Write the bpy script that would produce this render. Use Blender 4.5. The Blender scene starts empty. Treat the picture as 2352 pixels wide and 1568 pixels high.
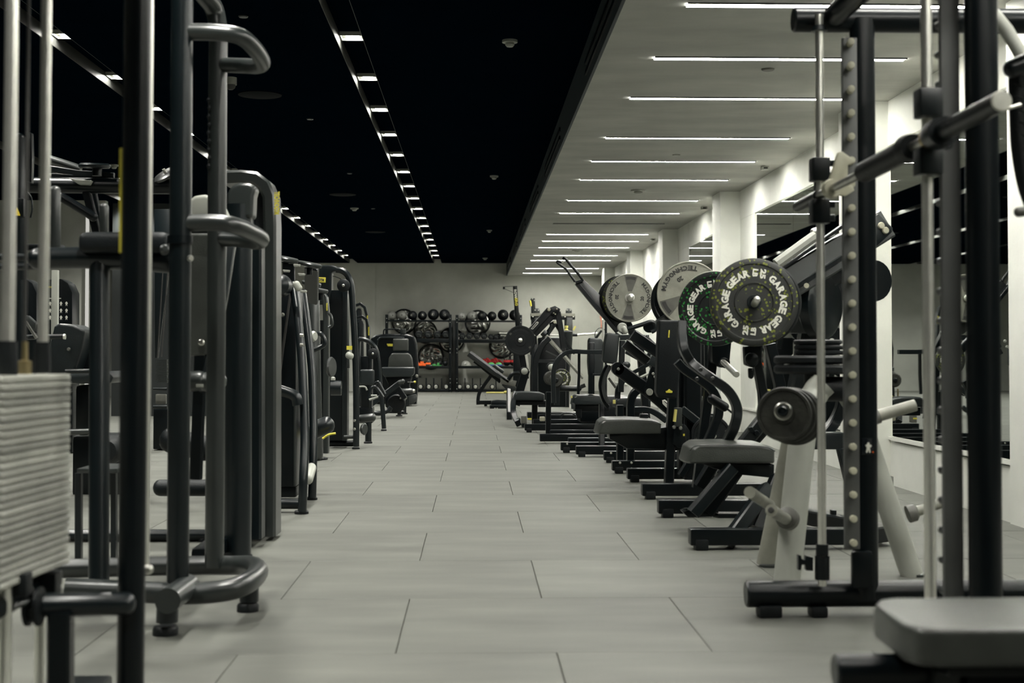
import bpy, bmesh, math, random
from mathutils import Vector, Matrix
random.seed(7)
C = bpy.context.scene.collection
W, H, FOC = 2352.0, 1568.0, 3267.0
PITCH = math.radians(1.5)
YAW = math.atan(88.0 / FOC * math.cos(PITCH))
CY = 812.0 - FOC * math.tan(PITCH)
EYE = Vector((0, 0, 0.94))
Fv = Vector((math.sin(YAW) * math.cos(PITCH), math.cos(YAW) * math.cos(PITCH), math.sin(PITCH)))
Rv = Vector((math.cos(YAW), -math.sin(YAW), 0))
Uv = Rv.cross(Fv)
# ---------------------------------------------------------------- camera
cam = bpy.data.cameras.new('camera')
cam.lens = FOC / W * 36.0
cam.sensor_width = 36.0
cam.shift_y = (CY - H / 2) / W
cam.clip_end = 100
cam.dof.use_dof = True
cam.dof.focus_distance = 12.5
cam.dof.aperture_fstop = 4.0
camo = bpy.data.objects.new('camera', cam)
C.objects.link(camo)
camo.matrix_world = Matrix(((Rv.x, Uv.x, -Fv.x, EYE.x), (Rv.y, Uv.y, -Fv.y, EYE.y), (Rv.z, Uv.z, -Fv.z, EYE.z), (0, 0, 0, 1)))
bpy.context.scene.camera = camo
# ---------------------------------------------------------------- world and exposure
wd = bpy.data.worlds.new('world'); bpy.context.scene.world = wd
wd.use_nodes = True
wd.node_tree.nodes['Background'].inputs[0].default_value = (0.5, 0.6, 0.65, 1)
wd.node_tree.nodes['Background'].inputs[1].default_value = 0.02
vs = bpy.context.scene.view_settings
vs.view_transform = 'Standard'; vs.look = 'None'; vs.gamma = 1.0; vs.exposure = 3.0
vs.use_curve_mapping = False
BAR_POWER = 15.0        # radiance of the linear diffusers
SPOT_POWER = 30.0      # watts of each square downlight
LAMP_COL = (1.0, 0.985, 0.91)

def P(px, py, Y):
    d = Fv + Rv * ((px - W / 2) / FOC) + Uv * ((CY - py) / FOC)
    return EYE + d * (Y / d.y)
def V(x, y, z): return Vector((x, y, z))
def G(px, Y, z=0.0):
    p = P(px, 812, Y); return Vector((p.x, Y, z))
def wp(p): return p if isinstance(p, Vector) else P(*p)
# ---------------------------------------------------------------- materials
MATS = {}
def mat(name, col, rough=0.5, metal=0.0, noise=None, bump=None, spec=0.5, emit=None, rand=0.0, col2=None, coat=0.0):
    m = bpy.data.materials.new(name); m.use_nodes = True
    nt = m.node_tree; b = nt.nodes['Principled BSDF']
    b.inputs['Base Color'].default_value = (*col, 1)
    b.inputs['Roughness'].default_value = rough
    b.inputs['Metallic'].default_value = metal
    b.inputs['Specular IOR Level'].default_value = spec
    b.inputs['Coat Weight'].default_value = coat
    b.inputs['Coat Roughness'].default_value = 0.15
    if emit:
        b.inputs['Emission Color'].default_value = (*emit[0], 1); b.inputs['Emission Strength'].default_value = emit[1]
    tc = nt.nodes.new('ShaderNodeTexCoord')
    if noise:                    # (scale, detail, amount, stretch)
        n = nt.nodes.new('ShaderNodeTexNoise'); n.inputs['Scale'].default_value = noise[0]; n.inputs['Detail'].default_value = noise[1]
        mp = nt.nodes.new('ShaderNodeMapping'); mp.inputs['Scale'].default_value = noise[3] if len(noise) > 3 else (1, 1, 1)
        nt.links.new(tc.outputs['Object'], mp.inputs[0]); nt.links.new(mp.outputs[0], n.inputs['Vector'])
        cr = nt.nodes.new('ShaderNodeValToRGB')
        a = noise[2]; c2 = col2 or tuple(c * (1 + a) for c in col); c1 = tuple(c * (1 - a) for c in col)
        cr.color_ramp.elements[0].position = 0.32; cr.color_ramp.elements[1].position = 0.68
        cr.color_ramp.elements[0].color = (*c1, 1); cr.color_ramp.elements[1].color = (*c2, 1)
        nt.links.new(n.outputs[0], cr.inputs[0]); out = cr.outputs[0]
        if rand:
            oi = nt.nodes.new('ShaderNodeObjectInfo'); mr = nt.nodes.new('ShaderNodeMapRange')
            mr.inputs['To Min'].default_value = 1 - rand; mr.inputs['To Max'].default_value = 1 + rand
            hs = nt.nodes.new('ShaderNodeHueSaturation')
            nt.links.new(oi.outputs['Random'], mr.inputs[0]); nt.links.new(mr.outputs[0], hs.inputs['Value'])
            nt.links.new(out, hs.inputs['Color']); out = hs.outputs[0]
        nt.links.new(out, b.inputs['Base Color'])
    if bump:                     # (scale, strength)
        n = nt.nodes.new('ShaderNodeTexNoise'); n.inputs['Scale'].default_value = bump[0]; n.inputs['Detail'].default_value = 4
        bp = nt.nodes.new('ShaderNodeBump'); bp.inputs['Strength'].default_value = bump[1]; bp.inputs['Distance'].default_value = 0.01
        nt.links.new(tc.outputs['Object'], n.inputs['Vector']); nt.links.new(n.outputs[0], bp.inputs['Height']); nt.links.new(bp.outputs[0], b.inputs['Normal'])
    MATS[name] = m; return m
M_black = mat('black_powder_coat', (0.0016, 0.0034, 0.0044), 0.30, spec=0.30, noise=(9, 3, 0.15), bump=(300, 0.05))
M_coal = mat('charcoal_coat', (0.0026, 0.0056, 0.0068), 0.30, spec=0.5, noise=(9, 3, 0.12))
M_grey = mat('mid_grey_coat', (0.016, 0.0200, 0.0190), 0.31, spec=0.85, noise=(7, 3, 0.12))
M_grey2 = mat('strip_grey_coat', (0.075, 0.078, 0.076), 0.5, noise=(7, 3, 0.1))
M_light = mat('pale_grey_coat', (0.33, 0.34, 0.30), 0.42, noise=(5, 3, 0.06))
M_cream = mat('cream_plastic', (0.42, 0.41, 0.31), 0.45, noise=(20, 2, 0.08))
M_chrome = mat('chrome', (0.86, 0.86, 0.80), 0.33, 0.9, noise=(15, 3, 0.06))
M_steel = mat('brushed_steel', (0.5, 0.5, 0.46), 0.32, 1.0, noise=(30, 3, 0.15))
M_stack = mat('grey_weight_steel', (0.30, 0.305, 0.27), 0.45, noise=(6, 4, 0.14, (1, 1, 2)), bump=(60, 0.3), rand=0.28)
M_pad = mat('black_upholstery', (0.0055, 0.0095, 0.0105), 0.38, spec=0.5, noise=(14, 4, 0.18), bump=(160, 0.15), coat=0.15)
M_padg = mat('grey_upholstery', (0.036, 0.040, 0.035), 0.34, spec=0.7, noise=(14, 4, 0.15), bump=(160, 0.15))
M_padb = mat('deep_black_upholstery', (0.0028, 0.0052, 0.0064), 0.5, spec=0.3, noise=(14, 4, 0.18), bump=(160, 0.15))
M_rubber = mat('black_rubber', (0.0028, 0.0046, 0.0054), 0.5, spec=0.3, noise=(25, 4, 0.25), bump=(120, 0.2))
M_iron = mat('worn_iron', (0.022, 0.023, 0.018), 0.5, noise=(18, 6, 0.5), bump=(60, 0.4))
M_plate = mat('grey_plate_enamel', (0.24, 0.24, 0.20), 0.42, noise=(8, 6, 0.2), bump=(50, 0.15))
M_plated = mat('grey_plate_grip', (0.10, 0.10, 0.087), 0.45, noise=(10, 5, 0.25))
M_ink = mat('dark_print', (0.03, 0.03, 0.028), 0.6, noise=(10, 2, 0.1))
M_white = mat('white_print', (0.72, 0.72, 0.64), 0.5, noise=(40, 3, 0.12))
M_yellow = mat('yellow_print', (0.62, 0.55, 0.06), 0.5, noise=(30, 2, 0.1))
M_paley = mat('pale_yellow_plastic', (0.66, 0.6, 0.18), 0.45, noise=(10, 2, 0.08))
M_red = mat('red_fabric', (0.45, 0.02, 0.02), 0.7, noise=(20, 3, 0.3))
M_orange = mat('orange_plastic', (0.9, 0.14, 0.02), 0.5, noise=(20, 3, 0.1))
M_green = mat('green_plastic', (0.06, 0.32, 0.08), 0.5, noise=(20, 3, 0.15))
M_blue = mat('blue_plastic', (0.06, 0.12, 0.35), 0.5, noise=(20, 3, 0.15))
M_brass = mat('brass', (0.45, 0.37, 0.2), 0.35, 1.0, noise=(20, 2, 0.1))
M_ball = mat('silver_vinyl', (0.24, 0.245, 0.225), 0.36, noise=(6, 3, 0.1))
M_bosu = mat('crumpled_silver_vinyl', (0.34, 0.345, 0.32), 0.22, 0.75, noise=(3, 3, 0.25), bump=(14, 0.5))
M_mirror = mat('mirror_glass', (0.66, 0.69, 0.67), 0.015, 1.0)
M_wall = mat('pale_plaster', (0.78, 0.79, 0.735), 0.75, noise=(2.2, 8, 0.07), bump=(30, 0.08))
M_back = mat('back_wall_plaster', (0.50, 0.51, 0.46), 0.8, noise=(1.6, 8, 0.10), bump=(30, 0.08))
M_wallL = mat('grey_left_plaster', (0.13, 0.135, 0.125), 0.8, noise=(1.2, 8, 0.12), bump=(30, 0.08))
M_dark = mat('dark_navy_ceiling_paint', (0.0011, 0.0036, 0.0072), 0.95, noise=(3, 3, 0.1), spec=0.0)
M_ddark = mat('dark_grey_wall_paint', (0.018, 0.022, 0.022), 0.8, noise=(2, 6, 0.15))
M_speakr = mat('black_speaker_mesh', (0.0018, 0.003, 0.004), 0.8, noise=(60, 2, 0.3), spec=0.1)
M_fascia = mat('dark_teal_fascia', (0.013, 0.024, 0.029), 0.6, noise=(3, 3, 0.1))
M_soffit = mat('concrete_ceiling', (0.36, 0.365, 0.33), 0.8, noise=(1.3, 9, 0.14, (1, 2.2, 1)), bump=(12, 0.1))
M_floorb = mat('floor_joint', (0.045, 0.042, 0.036), 0.9, noise=(10, 3, 0.2))
M_tile = mat('rubber_floor_tile', (0.099, 0.102, 0.088), 0.6, noise=(2.0, 9, 0.26, (0.5, 1.9, 1)), bump=(180, 0.12), rand=0.05)
M_trough = mat('trough_side_paint', (0.045, 0.046, 0.042), 0.5, noise=(5, 2, 0.05))
M_warn = mat('warning_yellow', (0.8, 0.6, 0.04), 0.5, noise=(30, 2, 0.1))
M_screen = mat('black_gloss_panel', (0.006, 0.008, 0.01), 0.15, noise=(8, 2, 0.1))
def emis(name, col, s):
    m = bpy.data.materials.new(name); m.use_nodes = True; nt = m.node_tree
    nt.nodes.remove(nt.nodes['Principled BSDF'])
    e = nt.nodes.new('ShaderNodeEmission'); e.inputs[0].default_value = (*col, 1); e.inputs[1].default_value = s
    nt.links.new(e.outputs[0], nt.nodes['Material Output'].inputs[0]); return m
M_bar = emis('lit_bar_diffuser', LAMP_COL, BAR_POWER)
M_lens = emis('lit_downlight_lens', LAMP_COL, 12.0)
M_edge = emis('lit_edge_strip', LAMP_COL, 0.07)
def speckle(name, base, fleck, size=0.33):
    m = mat(name, base, 0.5, bump=(120, 0.15)); nt = m.node_tree
    v = nt.nodes.new('ShaderNodeTexVoronoi'); v.inputs['Scale'].default_value = 50
    n = nt.nodes.new('ShaderNodeTexNoise'); n.inputs['Scale'].default_value = 13; n.inputs['Detail'].default_value = 2
    tc = nt.nodes.new('ShaderNodeTexCoord')
    ns = nt.nodes.new('ShaderNodeTexNoise'); ns.inputs['Scale'].default_value = 60
    mixv = nt.nodes.new('ShaderNodeMix'); mixv.data_type = 'VECTOR'; mixv.inputs['Factor'].default_value = 0.008
    nt.links.new(tc.outputs['Object'], mixv.inputs[4]); nt.links.new(ns.outputs['Color'], mixv.inputs[5])
    nt.links.new(tc.outputs['Object'], n.inputs['Vector']); nt.links.new(tc.outputs['Object'], ns.inputs['Vector'])
    nt.links.new(mixv.outputs[1], v.inputs['Vector'])
    a = nt.nodes.new('ShaderNodeMath'); a.operation = 'LESS_THAN'; a.inputs[1].default_value = size
    nt.links.new(v.outputs['Distance'], a.inputs[0])
    g = nt.nodes.new('ShaderNodeMath'); g.operation = 'GREATER_THAN'; g.inputs[1].default_value = 0.45
    nt.links.new(n.outputs[0], g.inputs[0])
    mu = nt.nodes.new('ShaderNodeMath'); mu.operation = 'MULTIPLY'
    nt.links.new(a.outputs[0], mu.inputs[0]); nt.links.new(g.outputs[0], mu.inputs[1])
    mx = nt.nodes.new('ShaderNodeMix'); mx.data_type = 'RGBA'
    mx.inputs[6].default_value = (*base, 1); mx.inputs[7].default_value = (*fleck, 1)
    nt.links.new(mu.outputs[0], mx.inputs[0]); nt.links.new(mx.outputs[2], nt.nodes['Principled BSDF'].inputs['Base Color'])
    return m
M_speck = speckle('olive_flecked_rubber', (0.017, 0.019, 0.017), (0.15, 0.175, 0.018), 0.34)
M_speckg = speckle('green_flecked_rubber', (0.005, 0.007, 0.007), (0.02, 0.20, 0.035), 0.34)
# ---------------------------------------------------------------- mesh helpers (all coordinates are world metres; parts are stored relative to their thing)
def finish(name, verts, faces, m, parent=None, root=None, smooth=True, bevel=0.0, seg=2, angle=40):
    off = root.location if root is not None else Vector((0, 0, 0))
    me = bpy.data.meshes.new(name)
    bm = bmesh.new()
    vv = [bm.verts.new(Vector(v) - off) for v in verts]
    for f in faces:
        try: bm.faces.new([vv[i] for i in f])
        except ValueError: pass
    bmesh.ops.recalc_face_normals(bm, faces=bm.faces)
    if bevel > 0:
        es = [e for e in bm.edges if len(e.link_faces) == 2 and e.calc_face_angle(0) > 0.5]
        bmesh.ops.bevel(bm, geom=es, offset=bevel, segments=seg, profile=0.6, affect='EDGES', clamp_overlap=True)
    if smooth:
        for f in bm.faces: f.smooth = True
        for e in bm.edges:
            if len(e.link_faces) == 2 and e.calc_face_angle(0) > math.radians(angle): e.smooth = False
    bm.to_mesh(me); bm.free()
    me.materials.append(m)
    o = bpy.data.objects.new(name, me); C.objects.link(o)
    if parent is not None: o.parent = parent
    return o
def catmull(p, n=5):
    if len(p) < 3: return p
    q = [p[0] * 2 - p[1]] + p + [p[-1] * 2 - p[-2]]; out = []
    for i in range(1, len(q) - 2):
        for k in range(n):
            t = k / n; a, b, c, d = q[i - 1], q[i], q[i + 1], q[i + 2]
            out.append(0.5 * ((2 * b) + (c - a) * t + (2 * a - 5 * b + 4 * c - d) * t * t + (3 * b - a - 3 * c + d) * t ** 3))
    out.append(p[-1]); return out
def frames(p, ref=None):
    n = len(p); T = []
    for i in range(n):
        a = (p[i] - p[i - 1]).normalized() if i > 0 else None
        b = (p[i + 1] - p[i]).normalized() if i < n - 1 else None
        t = (a + b).normalized() if a and b else (a or b)
        k = 1.0 if not (a and b) else min(1.6, 1 / max(0.3, t.dot(a)))
        T.append((t, k))
    out = []
    if ref is not None:
        for t, k in T:
            s = t.cross(ref)
            if s.length < 1e-4: s = Vector((1, 0, 0))
            s.normalize(); out.append((s * k, s.cross(t).normalized()))
        return out
    t0 = T[0][0]; s = t0.cross(Vector((0.13, 0.2, 1)) if abs(t0.z) < 0.9 else Vector((1, 0.1, 0))).normalized()
    for t, k in T:
        s = (s - t * s.dot(t)).normalized(); out.append((s * k, t.cross(s).normalized()))
    return out
def ring_sweep(name, p, prof, m, parent, root, ref=None, taper=None, angle=40):
    fr = frames(p, ref); vs_, fs = [], []; k = len(prof)
    for i, (c, (s, u)) in enumerate(zip(p, fr)):
        sc = 1.0 if taper is None else taper[0] + (taper[1] - taper[0]) * i / (len(p) - 1)
        for a, b in prof: vs_.append(c + s * (a * sc) + u * (b * sc))
    for i in range(len(p) - 1):
        for j in range(k): fs.append((i * k + j, i * k + (j + 1) % k, (i + 1) * k + (j + 1) % k, (i + 1) * k + j))
    fs.append(tuple(range(k - 1, -1, -1))); fs.append(tuple(range((len(p) - 1) * k, len(p) * k)))
    return finish(name, vs_, fs, m, parent, root, angle=angle)
def mpp(p): return p.y / FOC
class Thing:
    def __init__(s, name, label, cat, base, group=None):
        o = bpy.data.objects.new(name, None); C.objects.link(o); o.location = base
        o.empty_display_size = 0.1
        o['label'] = label; o['category'] = cat
        if group: o['group'] = group
        s.o = o
    def _r(s, w, r, p): return r if r is not None else w / 2 * (sum(q.y for q in p) / len(p)) / FOC
    def tube(s, name, pts, w=None, m=None, r=None, sm=True, par=None, round_end=False, n=14, taper=None, label=None):
        p = [wp(q) for q in pts]; rr = s._r(w, r, p)
        if sm: p = catmull(p)
        prof = [(rr * math.cos(2 * math.pi * i / n), rr * math.sin(2 * math.pi * i / n)) for i in range(n)]
        if round_end:
            a = p[0]; d = (p[0] - p[1]).normalized(); b = p[-1]; e = (p[-1] - p[-2]).normalized()
            fr = frames(p); vs_, fs = [], []; pp = []; sc = []
            for th in (80, 55, 28): pp.append(a + d * rr * math.sin(math.radians(th)) * 0.8); sc.append(math.cos(math.radians(th)))
            pp += p; sc += [1] * len(p)
            for th in (28, 55, 80): pp.append(b + e * rr * math.sin(math.radians(th)) * 0.8); sc.append(math.cos(math.radians(th)))
            fr = frames(pp); k = n
            for c, (s1, u1), q in zip(pp, fr, sc):
                for x, y in prof: vs_.append(c + s1 * x * q + u1 * y * q)
            for i in range(len(pp) - 1):
                for j in range(k): fs.append((i * k + j, i * k + (j + 1) % k, (i + 1) * k + (j + 1) % k, (i + 1) * k + j))
            fs.append(tuple(range(k - 1, -1, -1))); fs.append(tuple(range((len(pp) - 1) * k, len(pp) * k)))
            o = finish(name, vs_, fs, m or M_black, par or s.o, s.o, angle=60)
        else: o = ring_sweep(name, p, prof, m or M_black, par or s.o, s.o, taper=taper)
        if label: o['label'] = label
        return o
    def beam(s, name, pts, w=None, d=0.06, m=None, wm=None, sm=False, ref=None, par=None, taper=None, ch=0.12, label=None):
        p = [wp(q) for q in pts]; ww = wm / 2 if wm is not None else s._r(w, None, p)
        if sm: p = catmull(p)
        a, b = ww, d / 2; c = min(a, b) * ch * 2
        prof = [(a - c, -b), (a, -b + c), (a, b - c), (a - c, b), (-a + c, b), (-a, b - c), (-a, -b + c), (-a + c, -b)]
        o = ring_sweep(name, p, prof, m or M_black, par or s.o, s.o, ref=ref or Vector((0, 1, 0)), taper=taper, angle=30)
        if label: o['label'] = label
        return o
    def box(s, name, lo, hi, m=None, bevel=0.006, par=None, seg=2, label=None, rot=None):
        x0, y0, z0 = lo; x1, y1, z1 = hi
        vs_ = [Vector(v) for v in ((x0, y0, z0), (x1, y0, z0), (x1, y1, z0), (x0, y1, z0), (x0, y0, z1), (x1, y0, z1), (x1, y1, z1), (x0, y1, z1))]
        if rot:
            c = sum(vs_, Vector()) / 8; R_ = Matrix.Rotation(rot[0], 3, rot[1]); vs_ = [c + R_ @ (v - c) for v in vs_]
        o = finish(name, vs_, [(0, 1, 2, 3), (4, 5, 6, 7), (0, 1, 5, 4), (1, 2, 6, 5), (2, 3, 7, 6), (3, 0, 4, 7)], m or M_black, par or s.o, s.o, bevel=bevel, seg=seg, angle=55)
        if label: o['label'] = label
        return o
    def pbox(s, name, x0, y0, x1, y1, Y, d, m=None, bevel=0.006, par=None, rot=0, seg=2, label=None):
        a = P(x0, y0, Y); b = P(x1, y1, Y)
        return s.box(name, (a.x, Y, b.z), (b.x, Y + d, a.z), m, bevel, par, seg, label, (math.radians(rot), 'Y') if rot else None)
    def prism(s, name, pts, Y, d, m=None, bevel=0.004, par=None, seg=2, label=None):
        f = [P(x, y, Y) for x, y in pts]; n = len(f)
        vs_ = f + [v + Vector((0, d, 0)) for v in f]
        fs = [tuple(range(n)), tuple(range(2 * n - 1, n - 1, -1))] + [(i, (i + 1) % n, n + (i + 1) % n, n + i) for i in range(n)]
        o = finish(name, vs_, fs, m or M_black, par or s.o, s.o, bevel=bevel, seg=seg, angle=50)
        if label: o['label'] = label
        return o
    def lathe(s, name, prof, c, axis, m=None, n=24, par=None, label=None, angle=40):
        c = wp(c); ax = Vector(axis).normalized()
        q = ax.to_track_quat('Z', 'Y'); vs_, fs = [], []; k = n
        for h, r in prof:
            for i in range(n):
                a = 2 * math.pi * i / n; vs_.append(c + q @ Vector((r * math.cos(a), r * math.sin(a), h)))
        for i in range(len(prof) - 1):
            for j in range(k): fs.append((i * k + j, i * k + (j + 1) % k, (i + 1) * k + (j + 1) % k, (i + 1) * k + j))
        fs.append(tuple(range(k - 1, -1, -1))); fs.append(tuple(range((len(prof) - 1) * k, len(prof) * k)))
        o = finish(name, vs_, fs, m or M_black, par or s.o, s.o, angle=angle)
        if label: o['label'] = label
        return o
    def disc(s, name, px, py, Y, rpx, d=0.03, m=None, par=None, axis=(0, -1, 0), label=None, n=24):
        r = rpx * Y / FOC
        return s.lathe(name, [(0, r * 0.9), (d * 0.15, r), (d * 0.85, r), (d, r * 0.9)], (px, py, Y), axis, m, n, par, label)
    def foot(s, px, Y, r=0.03, z=0.02, m=None):
        g = G(px, Y); return s.lathe('foot', [(0, r), (z * 0.7, r), (z, r * 0.85)], g, (0, 0, 1), m or M_rubber, 16)
    def text(s, name, body, c, w, m, right=(1, 0, 0), up=(0, 0, 1), par=None, ext=0.002, h=None):
        me = text_mesh(body); xs = [v.co.x for v in me.vertices]; ys = [v.co.y for v in me.vertices]
        x0, x1, y0, y1 = min(xs), max(xs), min(ys), max(ys); k = w / (x1 - x0); ky = k if h is None else h / (y1 - y0)
        r_ = Vector(right).normalized(); u_ = Vector(up).normalized(); nrm = r_.cross(u_); c = wp(c)
        vs_ = [c + r_ * ((v.co.x - (x0 + x1) / 2) * k) + u_ * ((v.co.y - (y0 + y1) / 2) * ky) + nrm * (ext if v.co.z > 0 else 0) for v in me.vertices]
        return finish(name, vs_, [tuple(p.vertices) for p in me.polygons], m, par or s.o, s.o, smooth=False)
    def arc_text(s, name, body, c, nrm, up, R0, h, a0, a1, m, par=None, ext=0.002, inv=False):
        """letters run clockwise from a0 to a1 (degrees from up), their tops outward"""
        nrm = Vector(nrm).normalized(); up = Vector(up); up = (up - nrm * up.dot(nrm)).normalized(); rt = up.cross(nrm)
        vs_, fs = [], []; n = len(body); step = (a1 - a0) / n
        for i, ch in enumerate(body):
            if ch == ' ': continue
            me = text_mesh(ch); xs = [v.co.x for v in me.vertices]; ys = [v.co.y for v in me.vertices]
            x0, x1, y0, y1 = min(xs), max(xs), min(ys), max(ys); kw = R0 * math.radians(abs(step)) * 0.93 / max(x1 - x0, 0.3)
            kh = h / (y1 - y0); a = math.radians(a0 + step * (i + 0.5))
            o_ = rt * math.sin(a) + up * math.cos(a); tg = rt * math.cos(a) - up * math.sin(a); b = len(vs_)
            if inv: tg = -tg
            for v in me.vertices: vs_.append(c + o_ * (R0 + (v.co.y - (y0 + y1) / 2) * kh * (-1 if inv else 1)) + tg * ((v.co.x - (x0 + x1) / 2) * kw) + nrm * (ext if v.co.z > 0 else 0))
            fs += [tuple(b + j for j in p.vertices) for p in me.polygons]
        return finish(name, vs_, fs, m, par or s.o, s.o, smooth=False)
_T = {}
def text_mesh(body):
    if body in _T: return _T[body]
    cu = bpy.data.curves.new('lettering', 'FONT'); cu.body = body; cu.size = 1.0; cu.extrude = 0.05; cu.offset = 0.05; cu.resolution_u = 2
    ob = bpy.data.objects.new('lettering', cu); C.objects.link(ob)
    dg = bpy.context.evaluated_depsgraph_get(); dg.update()
    me = bpy.data.meshes.new_from_object(ob.evaluated_get(dg))
    bpy.data.objects.remove(ob); _T[body] = me; return me
class Setting:      # a setting object whose pieces are its children
    pass
def struct(name, lo, hi, m, bevel=0.0, parent=None, label=None):
    x0, y0, z0 = lo; x1, y1, z1 = hi
    vs_ = [(x0, y0, z0), (x1, y0, z0), (x1, y1, z0), (x0, y1, z0), (x0, y0, z1), (x1, y0, z1), (x1, y1, z1), (x0, y1, z1)]
    o = finish(name, vs_, [(0, 1, 2, 3), (4, 5, 6, 7), (0, 1, 5, 4), (1, 2, 6, 5), (2, 3, 7, 6), (3, 0, 4, 7)], m, parent, None, smooth=False, bevel=bevel)
    if parent is None: o['kind'] = 'structure'
    if label: o['label'] = label
    return o
def as_thing(o, label, cat, group=None):
    del_kind = 'kind' in o.keys()
    if del_kind: del o['kind']
    o['label'] = label; o['category'] = cat
    if group: o['group'] = group
def copy_thing(src, loc, label=None, rot=None, scale=None):
    r = src.copy(); C.objects.link(r); r.location = loc
    if label: r['label'] = label
    if rot is not None: r.rotation_euler = rot
    if scale: r.scale = (scale,) * 3
    for ch in list(src.children):
        c = ch.copy(); C.objects.link(c); c.parent = r
        for g in list(ch.children):
            d = g.copy(); C.objects.link(d); d.parent = c
    return r
# ================================================================ THE ROOM
CEIL = 3.213; SOFF = 2.896; XW = 3.24; YB = 35.7; XL = -8.0; XF = 0.82; YN = -2.5
fl = struct('floor', (XL - .1, YN - .1, -0.08), (XW + .1, YB + .1, -0.012), M_floorb)
# rubber tiles, one metre square, rows run across the room with a half-tile offset
def tile_mesh(w, d):
    me = bpy.data.meshes.new('tile'); bm = bmesh.new()
    bmesh.ops.create_cube(bm, size=1, matrix=Matrix.Translation((w / 2, d / 2, -0.006)) @ Matrix.Diagonal((w - .0032, d - .0032, 0.012, 1)))
    es = [e for e in bm.edges if all(v.co.z > -0.001 for v in e.verts)]
    bmesh.ops.bevel(bm, geom=es, offset=0.0012, segments=1, affect='EDGES')
    bm.to_mesh(me); bm.free(); me.materials.append(M_tile); return me
TM = tile_mesh(1.0, 1.0)
rest = []
cnt = 0
for n in range(-3, 36):
    y0 = n + 0.5
    off = 0.755 if n % 2 == 0 else 0.262
    x = -9.0 + off
    while x < XW:
        a, b = max(x, XL), min(x + 1, XW)
        d = min(y0 + 1, YB) - y0
        if b - a > 0.03:
            full = abs(b - a - 1) < 1e-6 and abs(d - 1) < 1e-6
            near = 3.4 <= y0 <= 31 and (-2.6 < x < 3.0 or (4 < y0 < 24 and -0.42 * y0 < x < 3.0))
            if near and cnt < 298:
                me = TM if full else tile_mesh(b - a, d)
                o = bpy.data.objects.new('tile', me); C.objects.link(o); o.parent = fl
                o.location = (a, y0, random.uniform(-0.0006, 0.0003)); cnt += 1
            else: rest.append((a, b, y0, y0 + d))
        x += 1.0
vs_, fs = [], []
for a, b, c, d in rest:
    a += .0025; b -= .0025; c += .0025; d -= .0025; k = len(vs_)
    vs_ += [(a, c, -.012), (b, c, -.012), (b, d, -.012), (a, d, -.012), (a, c, 0), (b, c, 0), (b, d, 0), (a, d, 0)]
    fs += [(k + 4, k + 5, k + 6, k + 7), (k, k + 1, k + 5, k + 4), (k + 1, k + 2, k + 6, k + 5), (k + 2, k + 3, k + 7, k + 6), (k + 3, k, k + 4, k + 7)]
o = finish('outlying_tiles', vs_, fs, M_tile, fl, None, smooth=False); o['kind'] = 'stuff'
# ceilings: dark high ceiling on the left with three recessed troughs, pale dropped ceiling on the right
TROUGHS = [-0.90, -3.01, -5.16]; TW = 0.10; TD = 0.10
xs = [XL]
for t in sorted(TROUGHS): xs += [t - TW, t + TW]
xs.append(XF)
ce = None
for i in range(0, len(xs), 2):
    o = struct('ceiling' if ce is None else 'ceiling_panel', (xs[i], YN, CEIL), (xs[i + 1], YB, CEIL + 0.1), M_dark, parent=ce)
    if ce is None: ce = o
for t in TROUGHS:
    struct('trough_top', (t - TW - .01, YN, CEIL + TD), (t + TW + .01, YB, CEIL + TD + .05), M_dark, parent=ce)
    for sx in (-1, 1): struct('trough_side', (t + sx * TW - .004, YN, CEIL + .001), (t + sx * TW + .004, YB, CEIL + TD), M_trough, parent=ce)
so = struct('ceiling_dropped', (XF + .02, YN, SOFF), (XW + .1, YB, SOFF + 0.02), M_soffit)
# pale ceiling is cut for the bars by placing each diffuser in a shallow frame just under its face
fa = struct('trim_1', (XF, YN, SOFF), (XF + .02, YB, CEIL + .1), M_fascia)
for a, b in ((7.7, 10.3), (13.4, 16.2), (18.0, 20.5), (22.5, 25), (27, 29.5), (31.5, 34)):
    struct('slot_diffuser', (XF - .012, a, SOFF + .07), (XF - .001, b, SOFF + .105), M_black, parent=fa)
    struct('slot_diffuser', (XF - .012, a, SOFF + .15), (XF - .001, b, SOFF + .185), M_black, parent=fa)
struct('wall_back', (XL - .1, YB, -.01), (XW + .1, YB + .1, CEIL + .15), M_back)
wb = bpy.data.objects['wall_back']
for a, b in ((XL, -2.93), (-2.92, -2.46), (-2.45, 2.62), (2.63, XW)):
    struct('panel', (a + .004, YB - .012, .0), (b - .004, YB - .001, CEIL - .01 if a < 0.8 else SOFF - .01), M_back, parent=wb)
struct('wall_front', (XL - .1, YN - .1, -.01), (XW + .1, YN, CEIL + .15), M_wallL)
struct('wall_left', (XL - .1, YN, -.01), (XL, YB, CEIL + .15), M_wallL)
pw = struct('wall_partition', (XL, 21.2, 0), (-5.46, 21.35, CEIL - .002), M_back)
struct('wall_dark', (-5.455, 21.6, 0), (-3.35, 21.75, CEIL - .002), M_ddark)
struct('wall_corner', (-5.5, 21.0, 0), (-5.46, 21.2, CEIL - .3), M_wallL, parent=pw)
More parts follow.
